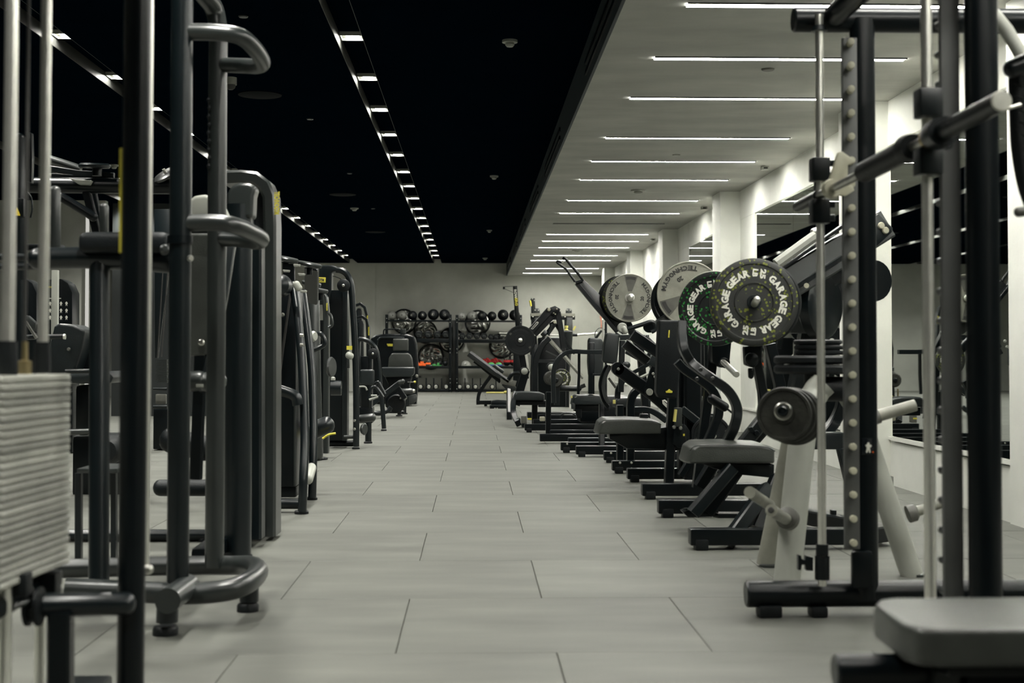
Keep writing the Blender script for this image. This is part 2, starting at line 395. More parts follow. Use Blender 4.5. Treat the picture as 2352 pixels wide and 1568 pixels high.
# right wall: upper band, plinth and pillars; mirrors between
wr = struct('wall_right', (XW, YN, 0), (XW + .1, YB, SOFF + .1), M_wall)
MB_, MT_ = 0.30, 2.55
struct('upper_band', (XW - .03, YN, MT_), (XW, YB, SOFF), M_wall, parent=wr)
struct('plinth', (XW - .03, YN, 0), (XW, YB, MB_ - .02), M_wall, parent=wr)
struct('plinth_ledge', (XW - .045, YN, MB_ - .02), (XW, YB, MB_), M_wall, parent=wr)
PIL = [(1.2, 1.77), (7.25, 7.82), (10.9, 11.47), (17.04, 17.6), (22.25, 22.8), (26.9, 27.5), (32.3, 32.9)]
for i, (a, b) in enumerate(PIL):
    struct('pillar', (2.97, a, 0), (XW - .002, b, SOFF - .001), M_wall, parent=wr)
for a, b in ((16.16, 17.04), (19.7, 22.25), (22.8, 26.9), (27.5, 32.3)):
    struct('panel', (XW - .028, a, MB_ + .002), (XW - .001, b, MT_ - .002), M_wall, parent=wr)
XM, MB2, MT2 = 2.99, 0.352, 2.417
for a, b, words in ((1.8, 7.25, 'nearest the camera'), (7.82, 10.08, 'behind the chrome-rodded barbell frame'), (11.48, 14.9, 'behind the plate-loaded press machines'), (17.62, 19.6, 'beyond the second visible pillar')):
    o = struct('wall_mirror', (XM + .003, a, MB2), (XM + .02, b, MT2), M_rubber)
    as_thing(o, 'tall frameless mirror on the right wall, ' + words, 'mirror')
    struct('mirror_casing', (XM + .021, a, MB2 - .04), (XW - .031, b, MT2), M_wall, parent=wr)
    struct('mirror_plinth', (XM, a, 0), (XW - .031, b, MB2 - .041), M_wall, parent=wr)
    struct('mirror_ledge', (XM - .012, a, MB2 - .03), (XM + .02, b, MB2 - .001), M_wall, parent=wr)
    n = max(2, round((b - a) / 1.4)); L = (b - a) / n
    for k in range(n): struct('mirror_pane', (XM - .006, a + k * L + .003, MB2 + .003), (XM + .002, a + (k + 1) * L - .003, MT2 - .003), M_mirror, parent=o)
# baseboard strip along the foot of the back wall
struct('baseboard_back', (XL, YB - .02, 0), (XW, YB - .0125, .06), M_back)
# ---------------------------------------------------------------- lamps
bars = [1.6, 3.5, 5.0, 6.45, 7.89, 9.33, 10.8, 12.8, 14.36, 15.9, 18.05, 19.7, 21.3, 23.2, 24.6, 26.1, 28.2, 29.7, 32.5, 34.4]
ordn = {7.89: 'cut by the top edge of the photo', 9.33: 'nearest one wholly in view', 10.8: 'second from the front', 12.8: 'third from the front', 14.36: 'fourth from the front',
        15.9: 'fifth from the front', 18.05: 'sixth from the front, by the smoke alarm', 19.7: 'seventh from the front', 21.3: 'the only unlit one', 23.2: 'first beyond the unlit one',
        24.6: 'second beyond the unlit one', 26.1: 'third beyond the unlit one', 28.2: 'fourth beyond the unlit one', 29.7: 'fifth beyond the unlit one', 32.5: 'next to last before the back wall', 34.4: 'last before the back wall'}
for Y in bars:
    off = abs(Y - 21.3) < .01
    t = Thing('linear_ceiling_light', 'linear bar light in the pale dropped ceiling, ' + ordn.get(Y, 'above the camera and out of frame'), 'light', V(2.03, Y, SOFF), 'bar lights across the dropped ceiling')
    x0, x1 = 1.2, 2.86
    t.box('diffuser', (x0, Y - .035, SOFF - .006), (x1, Y + .035, SOFF - .0005), M_soffit if off else M_bar, 0)
    for nm, lo, hi in (('rim', (x0 - .008, Y - .045, SOFF - .009), (x1 + .008, Y - .0355, SOFF - .0005)), ('rim', (x0 - .008, Y + .0355, SOFF - .009), (x1 + .008, Y + .045, SOFF - .0005))):
        t.box(nm, lo, hi, M_grey, 0)
names = {-0.90: 'middle dark-ceiling row', -3.01: 'left dark-ceiling row', -5.16: 'far left dark-ceiling row'}
for tx in TROUGHS:
    for k in range(23):
        Y = 10.53 + 1.56 * (k - 6)
        if Y > 35: continue
        if k == 6: w = 'nearest one seen in the frame'
        elif k < 6: w = '%s of those above the camera' % ['first', 'second', 'third', 'fourth', 'fifth', 'sixth'][k]
        else: w = '%s beyond the nearest one seen' % ['', 'first', 'second', 'third', 'fourth', 'fifth', 'sixth', 'seventh', 'eighth', 'ninth', 'tenth', 'eleventh', 'twelfth', 'thirteenth', 'fourteenth', 'fifteenth', 'sixteenth'][k - 6]
        t = Thing('square_downlight', 'square downlight in the %s, %s' % (names[tx], w), 'light', V(tx, Y, CEIL + TD), 'square downlights in the %s' % names[tx])
        z = CEIL + TD - .028; s_ = .090
        for lo, hi in (((-s_, -s_), (s_, -s_ + .008)), ((-s_, s_ - .008), (s_, s_)), ((-s_, -s_ + .008), (-s_ + .008, s_ - .008)), ((s_ - .008, -s_ + .008), (s_, s_ - .008))):
            t.box('frame', (tx + lo[0], Y + lo[1], z - .004), (tx + hi[0], Y + hi[1], z + .026), M_light, 0)
        t.box('reflector_plate', (tx - .082, Y - .082, z + .014), (tx + .082, Y + .082, z + .022), M_light, 0)
        for dy in (-.036, .036):
            t.lathe('lens', [(0, .052), (.006, .046)], V(tx, Y + dy * .9, z + .0135), (0, 0, -1), M_lens, 16)
        li = bpy.data.lights.new('downlight_lamp', 'SPOT'); li.energy = SPOT_POWER; li.color = LAMP_COL
        li.spot_size = math.radians(112); li.spot_blend = 1.0; li.shadow_soft_size = 0.05
        lo_ = bpy.data.objects.new('downlight_lamp', li); C.objects.link(lo_); lo_.parent = t.o; lo_.location = (0, 0, -.045)
# ---------------------------------------------------------------- small ceiling fittings
def ceil_at(px, py, h):
    Y = 1.0
    d = P(px, py, 1.0) - EYE
    return EYE + d * ((h - EYE.z) / d.z)
def detector(px, py, h, label, r=.055, m=M_light, kind='smoke_detector', cat='smoke detector'):
    c = ceil_at(px, py, h); t = Thing(kind, label, cat, V(c.x, c.y, h - .001))
    t.lathe('base', [(0, r), (.018, r)], V(c.x, c.y, h - .001), (0, 0, -1), m, 20)
    t.lathe('sensing_chamber', [(.019, r * .55), (.035, r * .6), (.048, r * .42)], V(c.x, c.y, h - .001), (0, 0, -1), m, 16)
    return t
detector(1171, 92, CEIL, 'pale smoke detector on the dark ceiling, nearest one, high in the frame', .056)
detector(1135, 403, CEIL, 'pale smoke detector on the dark ceiling, second back from the nearest')
detector(1124, 528, CEIL, 'pale smoke detector on the dark ceiling, third back from the nearest', .05)
detector(1114, 592, CEIL, 'pale smoke detector on the dark ceiling, last one before the back wall', .06)
detector(814, 477, CEIL, 'pale smoke detector beside the middle downlight row, above the left machines', .065)
detector(262, 378, CEIL, 'pale smoke detector at far left, above the handle bars and discs', .055)
detector(1466, 436, SOFF, 'round white smoke alarm on the pale dropped ceiling between two bar lights', .09)
detector(1326, 574, SOFF, 'round pale smoke alarm far back on the dropped ceiling', .10)
def flat_disc(px, py, h, r, m, label, kind, cat):
    c = ceil_at(px, py, h); t = Thing(kind, label, cat, V(c.x, c.y, h))
    t.lathe('rim', [(0, r), (.006, r), (.008, r * .93)], V(c.x, c.y, h - .001), (0, 0, -1), m, 28)
    t.lathe('face', [(.009, r * .9), (.0115, r * .85)], V(c.x, c.y, h - .001), (0, 0, -1), m, 28)
flat_disc(559, 36, CEIL, .033, M_grey, 'small round pale sensor on the dark ceiling, upper left', 'round_sensor', 'sensor')
flat_disc(712, 272, CEIL, .033, M_grey, 'small round sensor on the dark ceiling between the speaker and the downlight row', 'round_sensor', 'sensor')
flat_disc(803, 397, CEIL, .033, M_grey, 'small round sensor just left of the middle downlight row', 'round_sensor', 'sensor')
flat_disc(857, 478, CEIL, .033, M_grey, 'small round sensor right beside the smoke detector near the middle downlights', 'round_sensor', 'sensor')
flat_disc(1764, 158, SOFF, .045, M_plated, 'small round metal vent on the dropped ceiling beside the barbell frame', 'round_vent', 'vent')
flat_disc(1553, 355, SOFF, .04, M_light, 'small round vent on the dropped ceiling between the third and fourth bar lights', 'round_vent', 'vent')
flat_disc(597, 217, CEIL, .19, M_speakr, 'large black round ceiling speaker, nearest one at upper left', 'ceiling_speaker', 'speaker')
flat_disc(787, 446, CEIL, .19, M_speakr, 'large black round ceiling speaker left of the middle downlight row', 'ceiling_speaker', 'speaker')
flat_disc(862, 532, CEIL, .19, M_speakr, 'large black round ceiling speaker farthest back', 'ceiling_speaker', 'speaker')
for px, py, w in ((1757, 382, 'nearest of the three along the right wall'), (1617, 475, 'middle of the three along the right wall'), (1500, 548, 'farthest of the three along the right wall')):
    c = ceil_at(px, py, SOFF); t = Thing('wall_sensor', 'tiny white box sensor on the dropped ceiling, ' + w, 'sensor', V(c.x, c.y, SOFF))
    t.box('housing', (c.x - .04, c.y - .04, SOFF - .04), (c.x + .04, c.y + .04, SOFF - .001), M_light, .01)
    t.box('lens', (c.x - .02, c.y - .048, SOFF - .03), (c.x + .02, c.y - .041, SOFF - .012), M_ink, .002)
t = Thing('security_camera', 'small white dome security camera hanging from the dark ceiling beside the upright', 'camera', ceil_at(530, 178, CEIL))
c = t.o.location.copy(); c.z = CEIL
t.lathe('mount', [(0, .05), (.06, .05)], V(c.x, c.y, CEIL - .001), (0, 0, -1), M_light, 20)
t.lathe('dome', [(.06, .042), (.085, .036), (.1, .018)], V(c.x, c.y, CEIL - .001), (0, 0, -1), M_ink, 20)
# ================================================================ LEFT SIDE, NEAREST FIRST
# --- cable machine with its weight stack, cut by the left edge
t = Thing('cable_machine', 'black cable machine with pale grey weight stack and chrome rods, at the left edge', 'gym machine', V(-1.05, 3.35, 0))
zb, zt, n = 0.43, 0.893, 27
st = (zt - zb) / n
def stack_plate(z0, z1, m=M_stack):
    j = random.uniform(-.0015, .0015)
    c = [(-1.19 + j, 3.09), (-1.016 + j, 3.10), (-.986 + j, 3.515), (-1.16 + j, 3.525)]
    vs_ = [Vector((x, y, z)) for z in (z0, z1) for x, y in c]
    return finish('weight_plate', vs_, [(0, 1, 2, 3), (4, 5, 6, 7), (0, 1, 5, 4), (1, 2, 6, 5), (2, 3, 7, 6), (3, 0, 4, 7)], m, t.o, t.o, bevel=.003, seg=1)
for k in range(n): stack_plate(zb + k * st, zb + (k + 1) * st - .0022)
for px, Y, r in ((17, 3.2, .0145), (97, 3.45, .0125)):
    g = P(px, 812, Y)
    t.tube('guide_rod', [V(g.x, Y, .06), V(g.x + .004, Y, 2.2)], r=r, m=M_chrome, sm=False)
    t.lathe('rod_collar', [(0, r * 1.55), (.01, r * 1.6), (.075, r * 1.45)], V(g.x, Y, zt), (0, 0, 1), M_rubber, 20)
g = P(57, 812, 3.33)
t.tube('cable', [V(g.x, 3.33, .96), V(g.x + .003, 3.33, 2.2)], r=.004, m=M_ink, sm=False)
t.lathe('cable_end', [(0, .016), (.03, .016), (.032, .008), (.075, .007)], V(g.x, 3.33, zt), (0, 0, 1), M_brass, 16)
t.tube('frame_post', [(317, -60, 3.45), (298, 1700, 3.45)], 62, M_black, sm=False, n=20)
t.tube('chrome_guide', [(345, -60, 3.9), (334, 1300, 3.9)], 17, M_chrome, sm=False)
t.lathe('bolt', [(0, .014), (.012, .014), (.018, .008)], (341, 1307, 3.8), (0, -1, 0), M_steel, 14)
t.prism('yellow_strip', [(274, 340), (283, 340), (282, 580), (273, 580)], 3.44, .01, M_yellow, .001, label='yellow decal strip')
t.tube('foot_bar', [(72, 1389, 3.35), (290, 1386, 3.4)], 54, M_coal, sm=False, round_end=True)
t.beam('leg', [(140, 1405, 3.35), (138, 1760, 3.35)], 52, .05, M_black)
for x0, x1, Y in ((72, 128, 3.42), (20, 60, 3.2)):
    t.pbox('rubber_bumper', x0, 1318, x1, 1372, Y, .05, M_rubber, .006)
t.tube('cable_hose', [(-30, 1470, 3.2), (0, 1425, 3.2), (35, 1392, 3.25), (75, 1380, 3.3)], 16, M_grey)
t.lathe('pulley', [(0, .045), (.008, .045), (.012, .035), (.02, .035), (.024, .045), (.032, .045)], (62, 1392, 3.32), (1, 0, 0), M_rubber, 24)
t.box('base_rail', (-1.14, 3.0, 0), (-1.0, 4.0, .05), M_black, .01)
t.box('lower_rail', (-1.13, 3.0, .36), (-1.03, 3.62, .40), M_black, .01)
t.box('rail_riser', (-1.11, 3.05, .05), (-1.05, 3.11, .36), M_black, .006)
t.box('top_rail', (-1.14, 3.1, 2.2), (-.8, 4.0, 2.26), M_black, .01)

# --- big rounded tube frame with looped grips
t = Thing('tubular_training_frame', 'black round-tube training frame with two looped side grips and looped floor base, left foreground', 'gym frame', V(-1.05, 5.3, 0))
t.tube('near_post', [(419, -60, 5.0), (408, 1350, 5.0)], 50, M_coal, sm=False, n=20)
t.tube('far_post', [(440, -50, 5.5), (468, -12, 5.6), (492, 22, 5.7), (501, 80, 5.7), (500, 200, 5.7), (497, 700, 5.7), (492, 1302, 5.7)], 43, M_grey, n=20)
t.tube('looped_grip', [(428, 73, 5.0), (500, 75, 5.0), (552, 84, 5.02), (585, 112, 5.12), (603, 143, 5.3), (590, 152, 5.48), (560, 151, 5.6), (508, 149, 5.7)], 37, M_grey, n=18)
t.tube('looped_grip', [(424, 513, 5.0), (490, 511, 5.0), (536, 517, 5.02), (575, 533, 5.15), (600, 548, 5.3), (590, 556, 5.48), (560, 551, 5.6), (504, 548, 5.7)], 37, M_grey, n=18)
t.lathe('collar', [(0, .044), (.028, .044)], (413, 560, 5.0), (0, 0, 1), M_black, 24)
for y in (593,): t.lathe('bolt', [(0, .012), (.01, .008)], (437, y, 4.96), (.5, -1, 0), M_steel, 12)
t.tube('base_loop', [(150, 1352, 4.95), (300, 1358, 4.98), (430, 1363, 4.98), (520, 1355, 4.98), (568, 1338, 5.05), (592, 1314, 5.3), (578, 1299, 5.55), (530, 1298, 5.7), (400, 1299, 5.75), (131, 1306, 5.75)], 47, M_grey, n=18)
t.tube('foot_stub', [(432, 1345, 5.05), (385, 1380, 4.7)], 56, M_grey, sm=False, n=22)
t.tube('foot_post', [(385, 1385, 4.78), (384, 1428, 4.78)], 50, M_coal, sm=False)
t.foot(384, 4.82, .043, .03)
t.tube('foot_post', [(573, 1335, 5.25), (572, 1380, 5.25)], 44, M_coal, sm=False)
t.foot(572, 5.25, .04, .03)
t.tube('rear_post', [(229, 595, 5.2), (227, 1355, 5.0)], 46, M_coal, sm=False, n=20)
t.tube('arm_beam', [(85, 594, 5.2), (200, 592, 5.2), (330, 598, 5.2), (388, 602, 5.2)], 50, M_coal, round_end=True, n=18)
t.tube('side_rail', [(-30, 590, 5.25), (95, 590, 5.25)], 15, M_coal, sm=False)
t.tube('side_rail', [(-30, 612, 5.25), (95, 612, 5.25)], 15, M_coal, sm=False)
t.pbox('forearm_pad', 177, 531, 386, 580, 5.12, .24, M_padb, .034, seg=5)
t.lathe('pad_knob', [(0, .016), (.03, .018), (.04, .010)], (377, 577, 5.1), (0.3, -1, 0.2), M_grey, 16)
t.tube('upright_handle', [(126, 437, 5.6), (126, 576, 5.6)], 26, M_grey, sm=False, round_end=True)
t.tube('upright_handle', [(239, 475, 5.6), (239, 534, 5.6)], 21, M_grey, sm=False, round_end=True)
for k in range(9):
    t.lathe('chain_link', [(0, .004), (.01, .008), (.02, .004)], (479 + (k % 2) * 1.5, 235 + k * 19, 5.66), (0, 0, 1), M_rubber, 8)

# --- small stand behind
t = Thing('low_side_stand', 'low dark grey stand with thin flat top, seen between the left posts', 'stand', G(210, 6.4))
t.pbox('top', 176, 1076, 269, 1086, 6.3, .3, M_grey, .004)
t.beam('leg', [(181, 1086, 6.4), (181, 1292, 6.4)], 14, .04, M_coal)
t.beam('leg', [(262, 1086, 6.45), (262, 1288, 6.45)], 12, .04, M_coal)
t.tube('base_tube', [(130, 1229, 7.2), (475, 1229, 7.2)], 27, M_coal, sm=False)
t.foot(268, 7.2); t.foot(470, 7.2)

# --- tall selector tower with grey backrest
t = Thing('selector_tower_machine', 'tall selector machine with pale arched housing and grey back pad, behind the looped grips', 'gym machine', V(-1.08, 6.9, 0))
g = P(546, 812, 6.6)
t.tube('front_column', [(548, 470, 6.6), (546, 900, 6.6), (545, 1272, 6.6)], 63, M_coal, sm=False, n=24)
t.prism('column_cap', [(521, 500), (521, 445), (530, 427), (548, 419), (572, 420), (588, 428), (582, 450), (580, 500)], 6.55, .13, M_grey, .02, seg=4)
t.foot(545, 6.6, .075, .02)
t.beam('arched_shell', [(520, 412, 7.3), (560, 410, 7.3), (592, 414, 7.3), (613, 430, 7.3), (624, 455, 7.3), (626, 520, 7.3), (626, 800, 7.3), (625, 1226, 7.3)], 29, .22, M_grey, sm=False, ch=.2)
t.pbox('shell_panel', 584, 425, 612, 1222, 7.35, .16, M_coal, .01)
t.beam('inner_column', [(592, 556, 7.0), (592, 1234, 7.0)], 26, .14, M_coal, ch=.2)
t.text('lettering', 'TECHNOGYM', P(636, 466, 7.17), .115, M_yellow, right=(0, 0, -1), up=(1, 0, 0), h=.028)
t.prism('back_pad', [(420, 535), (517, 535), (513, 640), (497, 760), (484, 806), (470, 816), (420, 818)], 6.1, .07, M_padg, .018, seg=4)
t.lathe('bolt', [(0, .014), (.008, .014), (.014, .008)], (463, 786, 6.08), (0, -1, 0), M_steel, 16)
t.prism('head_pad', [(430, 500), (432, 462), (446, 449), (470, 446), (492, 453), (509, 470), (523, 500)], 5.95, .12, M_light, .02, seg=4)  # pale coat puts the bright light on this pad into its colour
t.beam('support_bar', [(534, 535, 6.3), (512, 680, 6.2), (490, 790, 6.15), (470, 900, 6.1)], 24, .04, M_coal)
t.beam('seat_column', [(462, 800, 6.3), (450, 1100, 6.3)], 26, .05, M_black)
for x0, x1 in ((424, 470), (474, 512)):
    t.tube('thigh_roller', [(x0, 877, 5.9), (x1 - 10, 874, 5.9)], 46, M_grey, sm=False, round_end=True)
for x in (450, 489): t.pbox('label_sticker', x, 882, x + 17, 889, 5.84, .004, M_light, .001)
t.tube('calf_roller', [(390, 1010, 7.0), (470, 1030, 7.0)], 58, M_padb, sm=False, round_end=True)
t.tube('floor_roller', [(367, 1120, 7.6), (470, 1120, 7.6)], 38, M_padb, sm=False, round_end=True)
t.box('base_rail', (G(440, 6.2).x, 6.2, .03), (G(440, 6.2).x + .1, 7.5, .1), M_black, .02)

# --- cluster of machines further back on the left, seen between the posts (disc adjusters and handles)
t = Thing('disc_loaded_station', 'black station topped with tilted round discs, seen high between the left posts', 'gym machine', G(200, 9.3))
t.tube('overhead_beam', [(60, 425, 9.0), (395, 428, 9.0)], 36, M_black, sm=False)
t.tube('crossing_bar', [(100, 362, 9.2), (140, 374, 9.2), (186, 389, 9.2)], 19, M_grey, sm=False)
t.beam('slim_rail', [(100, 385, 9.1), (180, 398, 9.1), (262, 404, 9.1)], 14, .04, M_coal)
t.beam('slim_rail', [(100, 402, 9.1), (180, 406, 9.1), (262, 410, 9.1)], 9, .04, M_black)
t.lathe('round_disc', [(0, .09), (.006, .097), (.02, .098), (.03, .085)], (217, 386, 9.0), (0.02, -.10, 1), M_coal, 28)
t.lathe('disc_hub', [(0, .03), (.05, .03)], (223, 404, 9.02), (0, 0, 1), M_black, 16)
t.lathe('round_disc', [(0, .085), (.006, .098), (.02, .1), (.03, .085)], (388, 404, 9.0), (-.5, -.45, .9), M_grey, 28)
t.lathe('disc_hub', [(0, .012), (.045, .010)], (384, 402, 8.98), (-.5, -.45, .9), M_steel, 16)
t.prism('pale_bracket', [(158, 409), (175, 412), (210, 414), (204, 424), (180, 423)], 8.9, .05, M_light)
t.tube('bent_arm', [(140, 452, 8.9), (165, 467, 8.9), (198, 487, 8.9), (216, 499, 8.9)], 21, M_black, round_end=True)
t.beam('strut', [(196, 428, 9), (226, 545, 9)], 18, .05, M_black)
t.beam('strut', [(214, 440, 9.1), (236, 545, 9.1)], 14, .05, M_coal)
t.tube('column', [(44, 318, 7.2), (46, 640, 7.2)], 30, M_coal, sm=False, round_end=True)
t.prism('side_bracket', [(58, 302), (72, 305), (74, 360), (72, 420), (60, 415)], 7.25, .04, M_coal)
t.tube('thin_loop', [(62, 440, 7.1), (72, 455, 7.1), (74, 480, 7.1), (70, 500, 7.1)], 4, M_coal)
t.pbox('warning_box', 30, 455, 54, 498, 7.0, .05, M_black, .006)
t.prism('warning_triangle', [(39, 476), (33, 495), (46, 495)], 6.99, .004, M_warn, 0)
t.beam('main_leg', [(330, 440, 9.2), (330, 1144, 9.2)], 22, .09, M_black)
t.tube('front_leg', [(46, 640, 7.2), (46, 1238, 7.2)], 28, M_coal, sm=False)
t.prism('high_pad', [(56, 568), (60, 560), (135, 560), (142, 568), (140, 574), (56, 574)], 7.3, .1, M_padb, .006)

# exercise board
for x0, x1, Y, w in ((92, 166, 13.5, 'right one, printed with rows of white figures'), (45, 84, 12.5, 'left one, half hidden by the first chrome rod')):
    t = Thing('exercise_board_tower', 'black round-cornered tower beside the grey partition, ' + w, 'gym machine', G((x0 + x1) / 2, Y))
    t.prism('board', [(x0, 900), (x0, 650), (x0 + 8, 642), (x1 - 26, 640), (x1 - 10, 650), (x1, 672), (x1, 900)], Y, .25, M_black, .01)
    t.pbox('base', x0, 895, x1, 812 + 3071 / Y, Y + .02, .22, M_black, .02)
    if x0 > 90:
        t.text('badge_lettering', 'TECHNOGYM', P(113, 659, Y - .004), .095, M_yellow, h=.016)
        t.pbox('badge', 103, 655, 121, 664, Y - .003, .002, M_ink, 0)
        t.pbox('print_heading', 112, 684, 140, 686, Y - .003, .002, M_white, 0)
        for r in range(3):
            for c in range(4):
                cx = 115 + c * 12.5; cy = 698 + r * 16
                t.prism('printed_figure', [(cx, cy - 6), (cx + 2, cy - 4), (cx + 3.4, cy - 1), (cx + 1.6, cy), (cx + 2, cy + 5), (cx, cy + 1.5), (cx - 2, cy + 5), (cx - 1.6, cy), (cx - 3.2, cy - 2)], Y - .003, .002, M_white, 0)
t = Thing('white_wall_post', 'narrow white vertical post standing before the grey left partition', 'post', G(124, 12.8))
t.pbox('post', 118, 620, 129, 812 + 3071 / 12.8, 12.8, .05, M_light, .004)
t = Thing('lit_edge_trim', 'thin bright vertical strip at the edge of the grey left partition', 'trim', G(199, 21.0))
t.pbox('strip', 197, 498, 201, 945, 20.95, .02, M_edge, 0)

# seats of the machines far left
t = Thing('seated_row_machine', 'black machine with a creased reclining black seat and chrome ended handle, at far left', 'gym machine', G(150, 9.4))
t.prism('backrest', [(108, 862), (112, 800), (124, 748), (136, 742), (166, 745), (195, 758), (188, 800), (168, 862)], 9.3, .3, M_pad, .03, seg=4)
t.lathe('bolt', [(0, .013), (.012, .009)], (158, 802, 9.28), (0, -1, 0), M_steel, 14)
t.prism('backrest_wing', [(174, 860), (186, 800), (205, 770), (235, 775), (235, 860)], 9.5, .2, M_padb, .03, seg=4)
t.tube('side_handle', [(62, 774, 9.1), (145, 773, 9.1)], 12, M_coal, sm=False)
t.lathe('handle_cap', [(0, .018), (.012, .018)], (146, 773, 9.1), (1, 0, 0), M_chrome, 14)
t.prism('console', [(52, 726), (62, 724), (82, 742), (80, 762), (64, 752)], 9.0, .06, M_grey, .005)
t.beam('console_arm', [(60, 738, 9), (84, 776, 9)], 6, .03, M_steel)
t.prism('seat', [(105, 862), (250, 852), (262, 866), (255, 880), (105, 882)], 9.2, .4, M_pad, .02)
t.tube('seat_rail', [(150, 853, 9.1), (250, 851, 9.1)], 10, M_coal, sm=False)
t.pbox('gear_box', 172, 884, 204, 1000, 9.4, .3, M_black, .03)
t.tube('footrest_tube', [(150, 992, 9.2), (220, 990, 9.2)], 14, M_grey, sm=False)
t.pbox('base', 165, 1000, 290, 1142, 9.6, .4, M_black, .03)
t.tube('rim_wheel', [(262, 1040, 8.6), (268, 1020, 8.6), (255, 1005, 8.6)], 10, M_coal)
t.lathe('weight_drum', [(0, .055), (.05, .085), (.16, .085), (.2, .06)], (263, 1030, 8.7), (0, -1, 0), M_rubber, 24)

t = Thing('distant_weight_stack_machine', 'blue-grey plated weight stack machine deep behind the black near post', 'gym machine', G(368, 14))
for k in range(16):
    y = 825 + k * 3.4
    t.pbox('weight_plate', 357, y, 383, y + 2.6, 14, .12, M_grey, .0)
t.prism('fabric_panel', [(354, 480), (392, 480), (392, 560), (386, 640), (372, 740), (362, 822), (356, 822)], 14.3, .05, M_coal, .004)
t.tube('strap', [(378, 560, 13.9), (362, 820, 13.9)], 3, M_ink, sm=False)
t.tube('strap', [(390, 560, 13.9), (371, 820, 13.9)], 3, M_ink, sm=False)
t.pbox('foot_plate', 357, 905, 381, 928, 14, .05, M_plated, .01)
t.tube('floor_tube', [(352, 934, 13.9), (384, 934, 13.9)], 9, M_coal, sm=False)
t.tube('floor_tube', [(352, 893, 13.9), (384, 893, 13.9)], 7, M_coal, sm=False)
t.pbox('base', 352, 939, 384, 812 + 3071 / 14, 13.95, .4, M_black, .01)

# --- machine with two leaning round tubes
t = Thing('leaning_tube_machine', 'black machine with two leaning round tubes, right beside the pale arched tower', 'gym machine', G(690, 8.8))
t.tube('leaning_tube', [(673, 650, 8.8), (685, 736, 8.7), (695, 860, 8.6), (700, 1000, 8.5), (697, 1100, 8.4), (694, 1174, 8.4)], 20, M_coal)
t.tube('leaning_tube', [(694, 668, 9.6), (706, 755, 9.5), (717, 860, 9.4), (720, 962, 9.3), (719, 1060, 9.2), (717, 1142, 9.2)], 19, M_coal)
t.foot(694, 8.42, .042, .02); t.foot(717, 9.22, .038, .02)
t.lathe('drum', [(-.1, .035), (-.08, .062), (0, .07), (.08, .06), (.1, .03)], (645, 656, 8.7), (0, -1, 0), M_coal, 28)
t.pbox('housing_panel', 560, 664, 679, 1118, 9.0, .35, M_black, .01)
t.pbox('housing_base', 560, 1118, 680, 1142, 9.02, .33, M_black, .01)
t.beam('edge_strip', [(677, 900, 8.96), (677, 1116, 8.96)], 4, .01, M_grey)
t.tube('knee_tube', [(600, 884, 8.5), (650, 898, 8.5), (678, 910, 8.5), (684, 930, 8.5)], 25, M_coal)
t.tube('base_tube', [(560, 1157, 8.5), (690, 1157, 8.5)], 23, M_coal, sm=False)
t.beam('cross_strap', [(668, 668, 8.95), (650, 800, 8.95), (640, 880, 8.95)], 5, .02, M_ink)
t.lathe('bolt', [(0, .014), (.012, .009)], (649, 723, 8.97), (0, -1, 0), M_steel, 12)
for x, y, Y, r in ((657, 591, 9.3, .085), (712, 604, 9.8, .085), (716, 648, 10.3, .072), (738, 664, 10.8, .055)):
    t.lathe('adjuster_disc', [(-.03, r * .55), (-.022, r * .96), (-.004, r), (.003, r * .93)], (x, y, Y), (.20, -.10, 1), M_grey, 28)
    t.lathe('disc_stem', [(0, .02), (.07, .02)], P(x - 1, y + 4, Y), (0, 0, -1), M_black, 12)
t.beam('disc_mast', [(664, 606, 9.3), (664, 660, 9.3)], 26, .05, M_black)
t.beam('disc_mast', [(716, 612, 9.9), (716, 690, 10.4)], 30, .05, M_black)
for x, y in ((658, 622), (693, 630), (697, 669), (682, 609)): t.prism('pale_lever', [(x - 9, y - 3), (x + 8, y - 2), (x + 6, y + 3), (x - 7, y + 3)], 9.1, .03, M_light, .004)
t.tube('pivot_stub', [(680, 652, 8.6), (686, 662, 8.6)], 17, M_light, sm=False, round_end=True)
for y in (770, 792): t.lathe('bolt', [(0, .012), (.02, .008)], (690, y, 8.6), (1, -.3, 0), M_steel, 10)
t.tube('thigh_roller', [(708, 994, 9.7), (752, 975, 9.7)], 40, M_coal, sm=False, round_end=True)
t.tube('yellow_lever', [(741, 1007, 9.6), (755, 998, 9.6), (771, 995, 9.6)], 5, M_yellow, label='yellow release lever')
t.tube('ankle_roller', [(707, 1101, 8.8), (715, 1074, 9.0)], 24, M_light, sm=False, round_end=True)  # roller pad coloured pale to stand in for the light on it

# --- round shouldered column housing with a hook handle
t = Thing('round_column_machine', 'dark grey round-shouldered column machine with hooked handle, third on the left', 'gym machine', G(725, 12.6))
t.tube('front_column', [(719, 690, 12.6), (722, 850, 12.6), (727, 1046, 12.6)], 30, M_grey, sm=False, round_end=True, n=20)
t.beam('arched_shell', [(722, 675, 12.9), (738, 672, 12.9), (747, 684, 12.9), (750, 715, 12.9), (750, 850, 12.9), (749, 1040, 12.9)], 13, .12, M_grey, sm=False, ch=.2)
t.pbox('shell_panel', 734, 735, 748, 1040, 12.95, .1, M_coal, .004)
t.text('lettering', 'TECHNOGYM', P(751, 704, 12.82), .07, M_yellow, right=(0, 0, -1), up=(1, 0, 0), h=.014)
t.foot(738, 12.7, .06, .02)
t.tube('hook_handle', [(724, 768, 11.8), (736, 766, 11.8), (744, 778, 11.8), (745, 790, 11.8), (733, 799, 11.8), (715, 806, 11.8)], 11, M_coal, n=12)
t.lathe('pale_pad', [(0, .04), (.02, .045), (.04, .035)], (715, 772, 11.7), (1, -.5, 0), M_light, 20)
